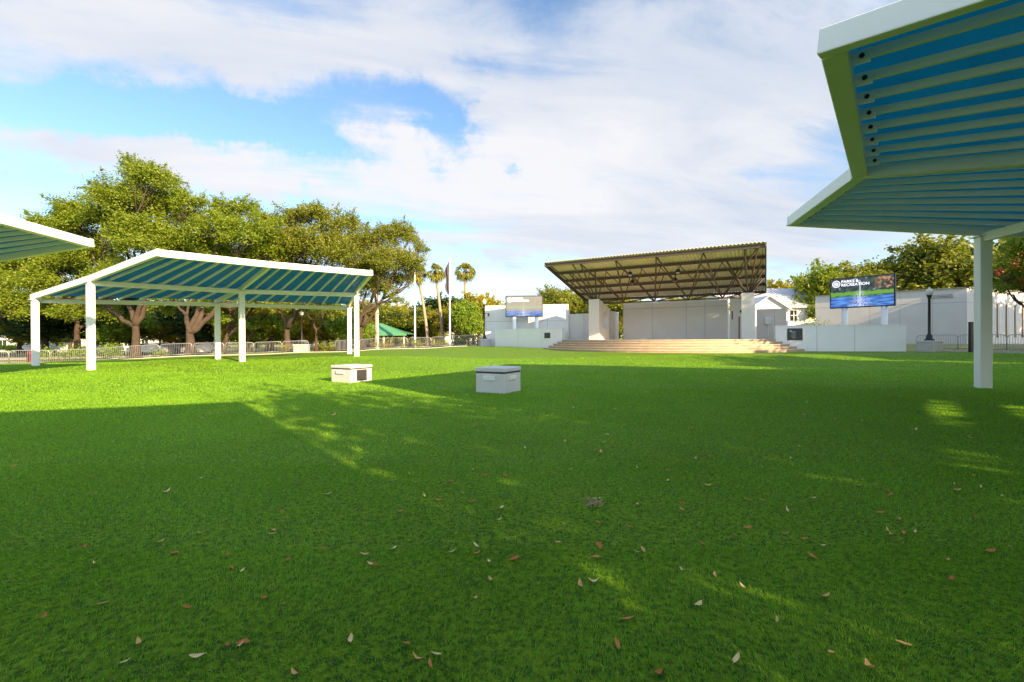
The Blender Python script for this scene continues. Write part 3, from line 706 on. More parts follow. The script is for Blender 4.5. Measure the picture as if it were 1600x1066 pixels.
# ---------------------------------------------------------------- electrical pedestals on the lawn
def pedestal(c, s, h, label, vent, near):
    a = STA; r = empty('power_pedestal', (c[0], c[1], g(*c)), a, label, 'utility box')
    MB().box((0, 0, (h * .78) / 2 - .02), (s, s, h * .78 + .04)).build('body', MT['cabinet'], r, bevel=.012)
    MB().box((0, 0, h * .80), (s - .008, s - .008, h * .085)).build('lid_band', MT['joint2'], r)  # narrow dark brown band between body and lid
    MB().box((0, 0, h * .92), (s + .03, s + .03, h * .16)).build('lid', MT['lidgrey'], r, bevel=.02)
    p = MB().box((-.02, -s / 2 - .012, h * .60), (s * .42, .024, h * .19)).build('cover_plate', MT['label'], r, bevel=.008)
    MB().box((-.02, -s / 2 - .030, h * .60), (s * .36, .012, h * .13)).box((-.02, -s / 2 - .03, h * .685), (s * .12, .02, .02)).build('flap', MT['label'], p, bevel=.004)
    if vent:
        v = MB().box((s / 2 + .012, -.0, h * .44), (.024, s * .46, h * .62)).build('vent_panel', MT['darkgrey'], r)
        lv = MB()
        for k in range(9): lv.box((s / 2 + .028, 0, h * .19 + k * h * .06), (.012, s * .42, h * .018))
        lv.build('louvre', MT['black'], v)
    else:
        p = MB().box((s / 2 + .012, -.02, h * .60), (.024, s * .42, h * .19)).build('cover_plate', MT['label'], r, bevel=.008)
        MB().box((s / 2 + .030, -.02, h * .60), (.012, s * .34, h * .12)).build('flap', MT['label'], p, bevel=.004)
    return r
pedestal((-.36, 12.0), .86, .67, 'grey power pedestal with cover plates, nearer of the two boxes on the lawn', False, 1)
pedestal((-5.32, 15.1), .90, .57, 'pale power pedestal with dark vent panel, farther of the two boxes, in the sun', True, 0)

# ---------------------------------------------------------------- right building (tall grey hall)
def hall():
    p0 = at(1274, 463, 49.5); p1 = at(1511, 451, 41.5); zt = 5.9; r = empty('civic_building', (p1.x, p1.y, .6), 0, 'long grey flat-roofed building behind the right screen, tall slit windows on its side', 'building'); lm = Matrix.Translation(r.location)
    a, b = Vector((p0.x, p0.y)), Vector((p1.x, p1.y)); q = at(1588, 464, 46.5); c = Vector((q.x + 1.2, q.y)); d = a + (c - b)
    # wall blocks
    def blk(p, q_, nm, hj, jn):
        wall(nm, tuple(p), tuple(q_), .3, zt, .4, MT['stucco'], parent=r, joints=jn, hj=hj)
    blk(a, b, 'wall', (4.6,), (.2, .4, .6, .8)); blk(b, c, 'wall', (4.6,), (.33, .66))
    poly = [a, b, c, d]; ins = [p.lerp((a + b + c + d) / 4, .04) for p in poly]
    MB().prism([tuple(p) for p in ins], zt - .5, zt - .3).build('roof', MT['asphalt'], r, local=lm)
    MB().beam((a.x, a.y, zt + .06), (b.x, b.y, zt + .06), .3, .06).beam((b.x, b.y, zt + .06), (c.x, c.y, zt + .06), .3, .06).build('parapet_cap', MT['joint'], r, local=lm)
    wv = (c - b); ln = wv.length; wv.normalize(); nn = Vector((wv.y, -wv.x)); an = math.atan2(wv.y, wv.x)
    for t in (.17, .32, .47, .62, .77, .90):
        q = b + wv * ln * t + nn * .02
        w_ = MB().box((q.x, q.y, 2.95), (.34, .06, 3.2), an).build('window', MT['rust'], r, local=lm)
        q2 = q + nn * .035; MB().box((q2.x, q2.y, 2.95), (.24, .02, 3.05), an).build('pane', MT['glassdark'], w_, local=lm)
    # name sign on facade: outlined plate with small letters
    u = (b - a).normalized(); nn = Vector((u.y, -u.x)); q = b - u * 1.72 + nn * .03; an = math.atan2(u.y, u.x)
    sg = empty('wall_sign', (q.x, q.y, 5.22), an, 'small outlined sign plate high on the grey building beside the lamp post', 'sign')
    MB().box((0, 0, 0), (1.45, .03, .22)).build('plate', MT['stucco'], sg)
    fr = MB()
    for s_ in (-1, 1): fr.box((s_ * .74, 0, 0), (.03, .05, .26)); fr.box((0, 0, s_ * .125), (1.5, .05, .03))
    fr.build('frame', MT['black'], sg)
    lt = MB(); random.seed(4)
    for k in range(13): lt.box((-.63 + k * .105, -.022, 0), (.055 + .02 * random.random(), .008, .10))
    lt.build('lettering', MT['darkgrey'], sg)
hall()

# ---------------------------------------------------------------- white gabled house behind the stage
def house():
    r = empty('white_house', (36, 60, .8), 0, 'white clapboard house with pale metal gable roof behind the right stage wing', 'house'); lm = Matrix.Translation(r.location)
    x0, x1, y0, y1 = 27.5, 39.2, 57.5, 68.0; ze, zr = 5.3, 8.2
    MB().prism([(x0, y0), (x1, y0), (x1, y1), (x0, y1)], .3, ze).build('wall', MT['stuccolight'], r, local=lm)
    ym = (y0 + y1) / 2
    MB().add([(x0, y0, ze), (x0, ym, zr - .12), (x0, y1, ze), (x1, y0, ze), (x1, ym, zr - .12), (x1, y1, ze)], [(0, 2, 1), (3, 4, 5)]).build('gable_wall', MT['stuccolight'], r, local=lm)
    rf = MB(); e = .5
    vs = [(x0 - e, y0 - e, ze - .12), (x1 + e, y0 - e, ze - .12), (x1 + e, ym, zr), (x0 - e, ym, zr), (x0 - e, y1 + e, ze - .12), (x1 + e, y1 + e, ze - .12)]
    rf.add(vs, [(0, 1, 2, 3), (3, 2, 5, 4)])
    for k in range(32):
        x = x0 - e + (x1 - x0 + 2 * e) * k / 31; rf.beam((x, y0 - e, ze - .06), (x, ym, zr + .06), .05, .05)
    o = rf.build('roof', MT['roofmetal'], r, local=lm)
    # projecting cross gable
    gx, gy, hw = 31.1, 55.2, 2.7; za = 6.55; ge = 4.85
    MB().prism([(gx - hw + .3, gy), (gx + hw - .3, gy), (gx + hw - .3, y0 + .2), (gx - hw + .3, y0 + .2)], .3, ge + .3).build('wall', MT['stuccolight'], r, local=lm)
    MB().add([(gx - hw + .3, gy, ge + .28), (gx + hw - .3, gy, ge + .28), (gx, gy, za - .1)], [(0, 1, 2)]).build('gable_wall', MT['stuccolight'], r, local=lm)
    MB().add([(gx - hw, gy - .4, ge), (gx, gy - .4, za), (gx, 61, za), (gx - hw, 61, ge), (gx + hw, gy - .4, ge), (gx + hw, 61, ge)], [(0, 1, 2, 3), (1, 4, 5, 2)]).build('roof', MT['roofmetal'], r, local=lm).modifiers.new('s', 'SOLIDIFY').thickness = .12
    q = at(1240.5, 493, 57.4)
    w_ = MB().box((q.x, y0 - .04, q.z), (.75, .1, 1.3)).build('window', MT['glassdark'], r, local=lm)
    MB().box((q.x, y0 - .10, q.z), (.06, .03, 1.3)).box((q.x, y0 - .105, q.z), (.75, .03, .08)).build('muntin', MT['white'], w_, local=lm)
house()

# ---------------------------------------------------------------- lamps, poles, barriers
def street_lamp(p, h, label, base=True, tw=1.0, group='globe street lamps'):
    z0 = g(*p); r = empty('street_lamp', (p[0], p[1], z0), 0, label, 'street lamp', group)
    zb = 0
    if base:
        MB().box((0, 0, .34), (1.5 * tw, 1.5 * tw, .68), .3).build('plinth', MT['concrete'], r, bevel=.03)
        MB().box((0, 0, .72), (1.62 * tw, 1.62 * tw, .10), .3).build('plinth_cap', MT['lidgrey'], r, bevel=.02); zb = .77
    k = (h - zb)
    MB().lathe([(.28, zb), (.28, zb + .06), (.19, zb + .12), (.17, zb + .3), (.10, zb + .42), (.085, zb + .5), (.07, zb + k * .78), (.10, zb + k * .79), (.09, zb + k * .80), (.15, zb + k * .84), (.16, zb + k * .85)], (0, 0, 0), 14).build('pole', MT['black'], r, smooth=True)
    MB().lathe([(.13, zb + k * .85), (.20, zb + k * .89), (.22, zb + k * .925), (.17, zb + k * .955), (.07, zb + k * .975), (.03, zb + k)], (0, 0, 0), 14).build('lamp_globe', MT['globe'], r, smooth=True)
    return r
street_lamp(xy(at(1452, 548, 30.6)), 4.35, 'globe lamp on black pole over a square concrete plinth, right of the right low wall', True, .66)
street_lamp(xy(at(471.5, 552, 45.5)), 4.2, 'globe lamp on black pole seen under the left shade canopy', True, .9)
street_lamp(xy(at(568, 545, 56)), 3.6, 'globe lamp on black pole left of the green roofed pavilion', False)
lp = street_lamp(xy(at(757, 545, 48.6)), 5.1, 'lamp pole with floodlight against the left end of the tall white wall', True, .8)
fl_ = MB().box((.25, 0, 3.5), (.5, .06, .06)).box((.45, 0, 3.35), (.18, .3, .34)).build('floodlight', MT['black'], lp)
bp = empty('bollard_post', (*xy(at(1517, 550, 29.3)), g(*xy(at(1517, 550, 29.3)))), 0, 'plain black square post beside the right barriers', 'post')
MB().box((0, 0, .95), (.17, .17, 1.9)).build('shaft', MT['black'], bp); MB().box((0, 0, 1.92), (.20, .20, .05)).build('cap', MT['black'], bp)

def flagpole(px, D, ytop, label, flag):
    q = at(px, 540, D); z0 = g(q.x, q.y); zt = at(px, ytop, D).z; h = zt - z0
    r = empty('flagpole', (q.x, q.y, z0), 0, label, 'flagpole', 'white flagpoles beyond the lawn')
    MB().lathe([(.18, 0), (.18, .08), (.10, .1), (.095, h * .3), (.05, h)], (0, 0, 0), 12).build('pole', MT['white'], r, smooth=True)
    MB().lathe([(.02, h), (.09, h + .06), (.09, h + .12), (.02, h + .18)], (0, 0, 0), 10).build('finial', MT['galv'], r, smooth=True)
    if flag:
        vs = []; fs = []; nz_ = 22; nx_ = 8; random.seed(3)
        for j in range(nz_ + 1):
            t = j / nz_; wid = .12 + .50 * (1 - abs(2 * t - 1) ** 2.2) * (.72 + .28 * math.sin(9 * t))
            for i in range(nx_ + 1):
                s_ = i / nx_; vs.append((-.06 - wid * s_, .16 * math.sin(s_ * 9 + t * 3) * s_, h - .55 - t * 3.6 + .5 * s_ * (-.5)))
        for j in range(nz_):
            for i in range(nx_): a = j * (nx_ + 1) + i; fs.append((a, a + 1, a + nx_ + 2, a + nx_ + 1))
        f = MB().add(vs, fs).build('flag', mat('flag_cloth', (.02, .018, .04), .8, (.10, .09, .11), .9, .8, stretch=(1, 1, 1.2)), None, smooth=True)
        f.location = (q.x, q.y, z0); setlab(f, 'dark folded flag hanging limp on the rightmost flagpole', 'flag')
        f.modifiers.new('s', 'SOLIDIFY').thickness = .01
flagpole(703, 52, 401, 'white flagpole flying a limp dark flag', True)
flagpole(648.5, 52, 394, 'bare white flagpole passing in front of the oak branch tip', False)
flagpole(590.5, 52, 440, 'bare thin flagpole just right of the left shade canopy', False)

def make_barrier():
    r = empty('crowd_barrier', (0, 0, 0), 0); L, H = 2.25, 1.12
    f = MB(); pts = [(-L / 2, 0, .12), (-L / 2, 0, H - .2), (-L / 2 + .07, 0, H - .06), (-L / 2 + .2, 0, H), (L / 2 - .2, 0, H), (L / 2 - .07, 0, H - .06), (L / 2, 0, H - .2), (L / 2, 0, .12)]
    f.tube(pts, .024, 6); f.tube([(-L / 2, 0, .18), (L / 2, 0, .18)], .02, 6); f.build('frame', MT['galv'], r, smooth=True)
    b = MB()
    for k in range(1, 18):
        x = -L / 2 + L * k / 18; b.tube([(x, 0, .18), (x, 0, H)], .011, 4)
    b.build('bars', MT['galv'], r)
    for s_ in (-1, 1):
        MB().tube([(s_ * (L / 2 - .12), -.3, .02), (s_ * (L / 2 - .12), -.1, .12), (s_ * (L / 2 - .12), .1, .12), (s_ * (L / 2 - .12), .3, .02)], .02, 6).build('foot', MT['galv'], r, smooth=True)
    return r
bproto = None
def barriers(path, group, lab, skip=(), start=0.0):
    global bproto
    pts = line(path, .1); d = start; i = 0; P = [Vector(p) for p in pts]; cum = [0]
    for a, b in zip(P[:-1], P[1:]): cum.append(cum[-1] + (b - a).length)
    res = []
    while d + 2.3 < cum[-1]:
        ia = min(range(len(P)), key=lambda k: abs(cum[k] - d)); ib = min(range(len(P)), key=lambda k: abs(cum[k] - d - 2.28))
        a, b = P[ia], P[ib]; c = (a + b) / 2; dv = b - a; za, zb_ = g(a.x, a.y), g(b.x, b.y)
        if i not in skip:
            if bproto is None: o = bproto = make_barrier()
            else: o = copy_tree(bproto)
            o.location = (c.x, c.y, (za + zb_) / 2 + .02); o.rotation_euler = (0, math.atan2(za - zb_, 2.3), math.atan2(dv.y, dv.x))
            o['group'] = group; o['category'] = 'barrier'; o['label'] = lab; res.append(o)
        d += 2.33; i += 1
    return res
bl = barriers([(-47, 33.2), (-42.5, 31.4 + 1.0), (-33.4, 37.5), (-25.3, 41.2), (-18.9, 44.3), (-10.5, 46.6), (-3.6, 47.9)], 'crowd barriers along the left edge of the lawn', 'grey steel crowd barrier in the row along the left edge of the lawn', skip=(13,))
br = barriers([(28.3, 31.9), (31.3, 30.7), (33.5, 26.5), (36.2, 18)], 'crowd barriers right of the right low wall', 'grey steel crowd barrier in the short row right of the right low wall')

# ---------------------------------------------------------------- pavilion with green roof
def pavilion(px, D, hw, ytop, yeave, label):
    q = at(px, 530, D); zt = at(px, ytop, D).z; ze = at(px, yeave, D).z; z0 = g(q.x, q.y)
    r = empty('pavilion', (q.x, q.y, z0), 0, label, 'pavilion', 'green roofed pavilions')
    h, e = zt - z0, ze - z0; w = hw
    mb = MB().add([(-w, -w * .8, e), (w, -w * .8, e), (w, w * .8, e), (-w, w * .8, e), (0, 0, h)], [(0, 1, 4), (1, 2, 4), (2, 3, 4), (3, 0, 4)])
    for k in range(1, 24):
        x = -w + 2 * w * k / 24; t = 1 - abs(x) / w; mb.beam((x, -w * .8, e + .03), (x * 1, -w * .8 * (1 - t), e + (h - e) * t + .03), .05, .03)
    mb.build('roof', MT['greenroof'], r)
    MB().beam((-w, -w * .8, e), (w, -w * .8, e), .08, .18).build('fascia', MT['greenroof'], r)
    for (i, j) in ((-.9, -.7), (-.3, -.7), (.3, -.7), (.9, -.7), (-.9, .7), (.9, .7)):
        MB().box((i * w, j * w, e / 2), (.2, .2, e)).build('post', MT['stucco2'], r)
pavilion(595, 66, 4.6, 505, 523, 'green metal hip roofed pavilion beyond the barriers, front one')
pavilion(628, 76, 4.3, 510, 523, 'green metal roofed pavilion half hidden behind the front pavilion')
pavilion(556, 74, 3.8, 512, 524, 'green metal roofed pavilion at left behind the canopy posts')

# ---------------------------------------------------------------- vegetation
rng = np.random.default_rng(7)
def leaf_object(name, C, size, m, parent=None, up=.35, aspect=.5, seed=1):
    """C: N x 3 centres (local). elongated quads"""
    r_ = np.random.default_rng(seed); n = len(C)
    d = r_.normal(size=(n, 3)); d[:, 2] *= .6; d /= np.linalg.norm(d, axis=1)[:, None]
    nn = r_.normal(size=(n, 3)); nn[:, 2] += up * 2; s_ = np.cross(d, nn); s_ /= np.linalg.norm(s_, axis=1)[:, None] + 1e-9
    sz = size * r_.uniform(.6, 1.3, n)[:, None]
    a = C - d * sz * .5; b = C + d * sz * .5; w = s_ * sz * aspect * .5
    V_ = np.stack([a, C + w, b, C - w], 1).reshape(-1, 3)
    me = bpy.data.meshes.new(name); me.vertices.add(4 * n); me.vertices.foreach_set('co', V_.astype(np.float32).ravel())
    me.loops.add(4 * n); me.loops.foreach_set('vertex_index', np.arange(4 * n, dtype=np.int32))
    me.polygons.add(n); me.polygons.foreach_set('loop_start', np.arange(0, 4 * n, 4, dtype=np.int32))
    me.update(calc_edges=True); me.validate(); me.materials.append(m)
    o = bpy.data.objects.new(name, me); COL.objects.link(o)
    if parent is not None: o.parent = parent
    return o
def puffs(clumps, r_, dens, flat=.75, spread=.30, npf=26):
    """clumps: list of (centre, radius); returns leaf centres, puff centres per clump"""
    allp = []; pc = []
    for (c, R) in clumps:
        c = np.array(c, float); k = max(8, int(npf * min(1.6, (R / 2.2) ** .8))); cs = []
        for _ in range(k):
            v = r_.normal(size=3); v /= np.linalg.norm(v)
            if v[2] < -.35: v[2] *= -.6
            rr = R * r_.uniform(.45, 1.12); q = c + v * rr * np.array([1, 1, flat]); cs.append(q)
            pr = R * spread * r_.uniform(.6, 1.25); m = int(dens * 3.4 * pr * pr * r_.uniform(.7, 1.2))
            pts = r_.normal(size=(m, 3)) * np.array([pr * .68, pr * .68, pr * .55]) + q
            allp.append(pts)
            # drooping / reaching sprays
            if r_.random() < .85:
                e = v + r_.normal(size=3) * .4; e /= np.linalg.norm(e); t = r_.uniform(.2, 1, (max(4, m // 4), 1))
                allp.append(q + e * t * pr * 2.0 + r_.normal(size=(len(t), 3)) * pr * .14)
        pc.append(cs)
    return np.concatenate(allp), pc
def limb(mb, a, b, r0, r1, r_, bend=.12, n=5, seg=7):
    a, b = Vector(a), Vector(b); L = (b - a).length; pts = []; rs = []
    off = Vector(r_.normal(size=3)) * L * bend
    for i in range(n + 1):
        t = i / n; pts.append(a.lerp(b, t) + off * math.sin(math.pi * t) + Vector(r_.normal(size=3)) * L * .015 * (0 < i < n)); rs.append(r1 + (r0 - r1) * (1 - t) ** 1.6)
    mb.tube(pts, rs, seg); return pts
def tree(base, clumps, tr, label, m='oak', name='oak_tree', group=None, size=.19, dens=215, th=None, seed=1, limbs=True, lean=(0, 0), flat=.92, cat='tree', npf=46, spread=.27):
    r_ = np.random.default_rng(seed); z0 = g(base[0], base[1]) - .1; root = empty(name, (base[0], base[1], z0), 0, label, cat, group)
    cl_ = [((c[0] - base[0], c[1] - base[1], c[2] - z0), R) for c, R in clumps]
    P, pc = puffs(cl_, r_, dens, flat, spread, npf)
    zlow = min(c[0][2] - c[1] * .6 for c in cl_); th = th or max(1.6, min(3.2, zlow))
    tb = MB(); top = Vector((lean[0], lean[1], th))
    pts = []; rs = []
    for i in range(7):
        t = i / 6; pts.append(Vector((lean[0] * t + .1 * math.sin(5 * t + seed) * tr, lean[1] * t, th * t))); rs.append(tr * (.95 - .38 * t + .5 * (1 - t) ** 5))
    tb.tube(pts, rs, 12)
    order = sorted(range(len(cl_)), key=lambda k: math.atan2(cl_[k][0][1] * .5, cl_[k][0][0] - lean[0]) if len(cl_) < 4 else cl_[k][0][0]); ng = 1 if len(cl_) < 4 else (3 if len(cl_) < 9 else 4)
    forks = {}
    for gi in range(ng):
        ids = order[gi * len(order) // ng:(gi + 1) * len(order) // ng]; cen = sum((Vector(cl_[k][0]) for k in ids), Vector()) / len(ids)
        f = top.lerp(cen, .42); f.z = min(f.z, th + (cen.z - th) * .36)
        limb(tb, top - Vector((0, 0, .25)), f, tr * .62, tr * .40, r_, .10, 6, 9)
        for k in ids: forks[k] = f
    for k, (c, R) in enumerate(cl_):
        c = Vector(c); mid = limb(tb, forks[k], c, tr * .34, .045, r_, .12, 6)
        for q in pc[k][::3]:
            limb(tb, mid[4 + int(r_.integers(0, 2))], q, .035, .012, r_, .12, 3, 5)
    tb.build('trunk', MT['bark'], root, smooth=True)
    leaf_object('crown', P, size, MT[m], root, seed=seed)
    return root
def CL(D, lst, dj=1.8, seed=0):
    r_ = random.Random(seed); o = []
    for (px, py, rp) in lst:
        d = D + r_.uniform(-dj, dj); q = at(px, py, d); o.append(((q.x, q.y, q.z), rp * d / F))
    return o
def B_(px, D): q = at(px, 540, D); return (q.x, q.y)
# oaks left
tree(B_(212, 43), CL(43, [(235, 285, 30), (215, 272, 24), (262, 283, 20), (205, 320, 42), (160, 345, 40), (118, 340, 30), (95, 365, 34), (262, 335, 40), (300, 322, 22), (225, 380, 48), (140, 400, 46), (290, 390, 40), (80, 410, 36), (185, 440, 34), (250, 430, 36), (150, 485, 24), (105, 495, 22), (248, 485, 20), (70, 470, 24)], 2.6, 1), .42, 'tallest oak with a peaked crown behind the left shade canopy', 'oak', seed=11, th=3.4, group='oaks left of the lawn')
tree(B_(297, 41), CL(43, [(355, 335, 26), (385, 330, 22), (340, 365, 36), (395, 370, 38), (300, 440, 40), (360, 420, 44), (420, 400, 32), (330, 470, 24), (268, 470, 22), (392, 470, 24), (340, 500, 15)], 2.2, 2), .46, 'oak with a thick forked trunk near the barriers, right of the tallest oak', 'oak', seed=12, th=2.4, group='oaks left of the lawn')
tree(B_(345, 47), CL(49, [(430, 350, 22), (445, 385, 30), (400, 430, 36), (330, 400, 30), (455, 430, 34), (300, 345, 22)], 2, 3), .30, 'oak with pale leaning limbs behind the middle canopy post', 'oak2', seed=13, th=2.2, lean=(.8, 0), group='oaks left of the lawn')
tree(B_(449, 47), CL(46, [(462, 345, 24), (490, 340, 24), (515, 352, 24), (480, 385, 36), (520, 400, 36), (440, 400, 34), (545, 355, 22), (540, 390, 30), (470, 440, 34), (520, 450, 30), (425, 475, 22), (400, 465, 20), (520, 490, 18), (475, 480, 16)], 2.2, 4), .38, 'olive oak behind the right half of the left shade canopy', 'oak2', seed=14, th=2.8, group='oaks left of the lawn')
tree(B_(563, 46), CL(46, [(575, 385, 26), (600, 375, 24), (622, 362, 20), (640, 376, 20), (655, 392, 14), (575, 425, 34), (610, 410, 32), (638, 415, 22), (560, 455, 26), (600, 452, 22), (630, 440, 18), (655, 410, 10), (622, 470, 12)], 1.8, 5), .34, 'olive oak reaching right past the end of the left shade canopy', 'oak2', seed=15, th=2.8, dens=340, size=.15, group='oaks left of the lawn')
tree(B_(-40, 44), CL(43, [(-60, 400, 50), (10, 430, 40), (40, 405, 28), (50, 450, 34), (10, 480, 34), (-40, 470, 40), (-130, 380, 60), (60, 480, 22)], 2.5, 6), .5, 'oak at the far left edge behind the cut-off shade canopy', 'oak', seed=16, th=2.4, group='oaks left of the lawn')
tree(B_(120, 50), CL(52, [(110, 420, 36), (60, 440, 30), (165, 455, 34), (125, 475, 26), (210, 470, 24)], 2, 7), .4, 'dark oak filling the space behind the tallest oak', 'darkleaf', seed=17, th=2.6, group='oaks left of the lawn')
tree(B_(388, 52), CL(53, [(370, 460, 26), (410, 450, 28), (430, 470, 22), (350, 490, 18), (395, 490, 20)], 2, 8), .22, 'slim oak seen under the left shade canopy', 'oak2', seed=18, th=2.2, group='oaks left of the lawn')
tree(B_(494, 46.5), CL(47.5, [(490, 470, 22), (505, 480, 18), (480, 480, 14), (530, 465, 22)], 1.2, 9), .16, 'thin dark trunked tree right of the lamp post under the canopy', 'oak2', seed=19, th=2.6, group='oaks left of the lawn')

# generic tree prototypes copied into the distance
def proto(m, seed, name, nclump=9, flat=.8, dens=120, size=.34):
    r_ = np.random.default_rng(seed); root = empty(name, (0, 0, 0))
    cl_ = [((0, 0, 5.6), 2.3)]
    for k in range(nclump):
        t = 2 * math.pi * k / nclump + r_.uniform(-.3, .3); rr = r_.uniform(1.4, 3.0); cl_.append(((rr * math.cos(t), rr * math.sin(t), r_.uniform(2.6, 5.6)), r_.uniform(1.3, 2.1)))
    P, pc = puffs(cl_, r_, dens, flat, .34, 22); tb = MB(); tb.tube([(0, 0, -.2), (.05, 0, 1), (0, .05, 2.2)], [.34, .25, .2], 9)
    for k, (c, R) in enumerate(cl_):
        limb(tb, (0, .05, 2.1), c, .10, .04, r_, .1, 4, 6)
        for q in pc[k][::5]: limb(tb, c, q, .04, .015, r_, .1, 2, 4)
    tb.build('trunk', MT['bark'], root, smooth=True); leaf_object('crown', P, size, MT[m], root, seed=seed); return root
PR = {'olive': proto('oak2', 31, 'park_tree'), 'green': proto('oak', 32, 'park_tree'), 'yellow': proto('yleaf', 33, 'park_tree'), 'bright': proto('bright', 34, 'park_tree'), 'dark': proto('darkleaf', 35, 'park_tree'), 'sparse': proto('oak', 36, 'park_tree', dens=15, size=.34), 'sparser': proto('oak', 37, 'park_tree', dens=8, size=.34, nclump=9)}
used = set()
def place(kind, px, ytop, D, label, group, wide=1.0, xyz=None, h=None):
    if xyz is None: q = at(px, 530, D); x, y = q.x, q.y; zt = at(px, ytop, D).z
    else: x, y = xyz; zt = h
    z0 = g(x, y); o = PR[kind] if kind not in used else copy_tree(PR[kind]); used.add(kind)
    s_ = (zt - z0) / 7.6; o.location = (x, y, z0); o.scale = (s_ * wide, s_ * wide, s_); o.rotation_euler = (0, 0, random.Random(int(px * 7 + D)).uniform(0, 6.28))
    setlab(o, label, 'tree', group); return o
gl = 'distant trees across the park on the left'
for i, (k, px, yt, D, w) in enumerate([('yellow', 30, 470, 88, 1.3), ('bright', 110, 490, 80, 1.3), ('yellow', 185, 480, 92, 1.3), ('bright', 262, 470, 86, 1.2), ('yellow', 330, 465, 84, 1.3),
      ('olive', 400, 470, 88, 1.2), ('yellow', 425, 480, 70, 1.1), ('bright', 540, 478, 62, 1.0), ('yellow', 470, 475, 78, 1.2), ('olive', 575, 470, 82, 1.4), ('yellow', 620, 478, 88, 1.2), ('olive', 655, 482, 92, 1.3),
      ('bright', 512, 470, 68, .9)]):
    place(k, px, yt, D, 'soft %s tree in the distant row seen beneath the left oaks' % {'yellow': 'yellow green', 'bright': 'bright green', 'olive': 'olive'}[k], gl + ' ' + k, w)
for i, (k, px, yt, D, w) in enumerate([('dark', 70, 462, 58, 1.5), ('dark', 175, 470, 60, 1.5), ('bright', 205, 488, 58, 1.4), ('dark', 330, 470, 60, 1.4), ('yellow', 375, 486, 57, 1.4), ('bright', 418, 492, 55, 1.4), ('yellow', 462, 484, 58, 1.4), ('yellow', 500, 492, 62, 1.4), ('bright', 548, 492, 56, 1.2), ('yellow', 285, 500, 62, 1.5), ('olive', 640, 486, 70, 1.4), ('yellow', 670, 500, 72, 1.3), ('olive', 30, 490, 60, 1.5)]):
    place(k, px, yt, D, 'low %s tree filling the middle distance beneath the left oaks' % {'yellow': 'yellow green', 'bright': 'bright green', 'olive': 'olive', 'dark': 'dark green'}[k], 'low trees in the middle distance ' + k, w)
place('dark', 690, 463, 110, 'dome shaped dark green tree far behind the palms', None, 1.1)
place('yellow', 748, 462, 60, 'yellow green broad tree left of the tall white wall', None, 1.05)
place('yellow', 712, 478, 66, 'yellow green tree behind the flagged pole', None, 1.0)
place('bright', 732, 470, 57, 'fresh green tree just right of the flagged pole', None, .75)
place('olive', 668, 495, 84, 'low olive tree behind the leaning palm', None, 1.3)
place('olive', 868, 449, 62, 'olive tree behind the tall white wall', None, .8)
place('olive', 905, 455, 64, 'olive tree between tall white wall and stage canopy', None, .95)
place('olive', 955, 458, 60, 'tree seen through the gap left of the stage back wall', None, 1.1)
place('green', 985, 470, 74, 'tree behind the left end of the stage back wall', None, 1.2)
place('olive', 1080, 462, 80, 'tree behind the middle of the stage back wall', None, 1.4)
place('yellow', 1225, 443, 100, 'yellow tree behind the white house roof', None, 1.3)
place('green', 1275, 418, 60, 'dark green tree between white house and grey building', None, .78)
place('olive', 1340, 412, 66, 'olive tree behind the large right screen', None, 1.1)
place('green', 1310, 424, 70, 'green tree left behind the large right screen', None, 1.0)
place('olive', 1395, 418, 64, 'olive tree behind the grey building roof, right of the screen', None, 1.0)
place('olive', 1465, 372, 62, 'tall olive tree behind the grey building and lamp post', None, .9)
place('green', 1520, 390, 66, 'tree behind the grey building near the canopy post', None, .9)
place('olive', 1590, 372, 60, 'tree behind the grey building at the right edge', None, 1.0)
place('green', 1660, 375, 62, 'tree beyond the right edge of the grey building', None, 1.0)
# crape myrtle with red flowers near right edge
q = at(1590, 540, 33)
cm = tree((q.x + 1.6, q.y), CL(33, [(1570, 425, 24), (1605, 405, 34), (1590, 450, 26), (1640, 420, 40), (1560, 455, 12), (1615, 375, 30), (1655, 470, 30)], 1, 12), .16, 'crape myrtle with dark leaves and red blossoms at the right edge', 'oak', 'crape_myrtle', size=.15, dens=380, seed=21, th=2.2)
r_ = np.random.default_rng(9); pts = []
for (px, py, s_) in ((1588, 412, .35), (1562, 425, .25), (1610, 400, .3), (1600, 440, .2)):
    c = at(px, py, 31.7); pts.append(r_.normal(size=(34, 3)) * s_ * .6 + np.array([c.x - q.x - 1.6, c.y - q.y, c.z - cm.location.z]))
leaf_object('blossom', np.concatenate(pts), .12, MT['red'], cm, seed=5, aspect=.9)
# shade trees right and behind the camera
gs = 'shade oaks right of and behind the camera'
for i, (x, y, h, w) in enumerate([(30, 5, 10.5, .95), (37, 15, 9.5, .95), (30, -5, 11.5, 1.0), (21, -9, 8.8, 1.0), (44, 6, 13.5, 1.0), (49, 17, 13, 1.0), (16.5, -13.5, 8.6, 1.0), (38, -16, 12, 1.1), (56, 27, 14, 1.0), (9.3, -4.2, 8.0, .85), (12.8, -8.2, 8.4, .9), (15, -3.0, 8.0, .9), (22, 0, 9.0, .95), (34.5, 21.5, 13.2, .85), (61, 30, 12, 1.0), (7.4, -1.9, 7.6, .72)]):
    place(('sparse' if i in (3, 6, 12, 10, 15) else 'sparser' if i in (9, 11) else 'green' if i % 2 else 'olive'), 1700 + i * 13, 0, 5 + i, 'shade tree standing outside the frame on the right', gs, w, (x, y), h)

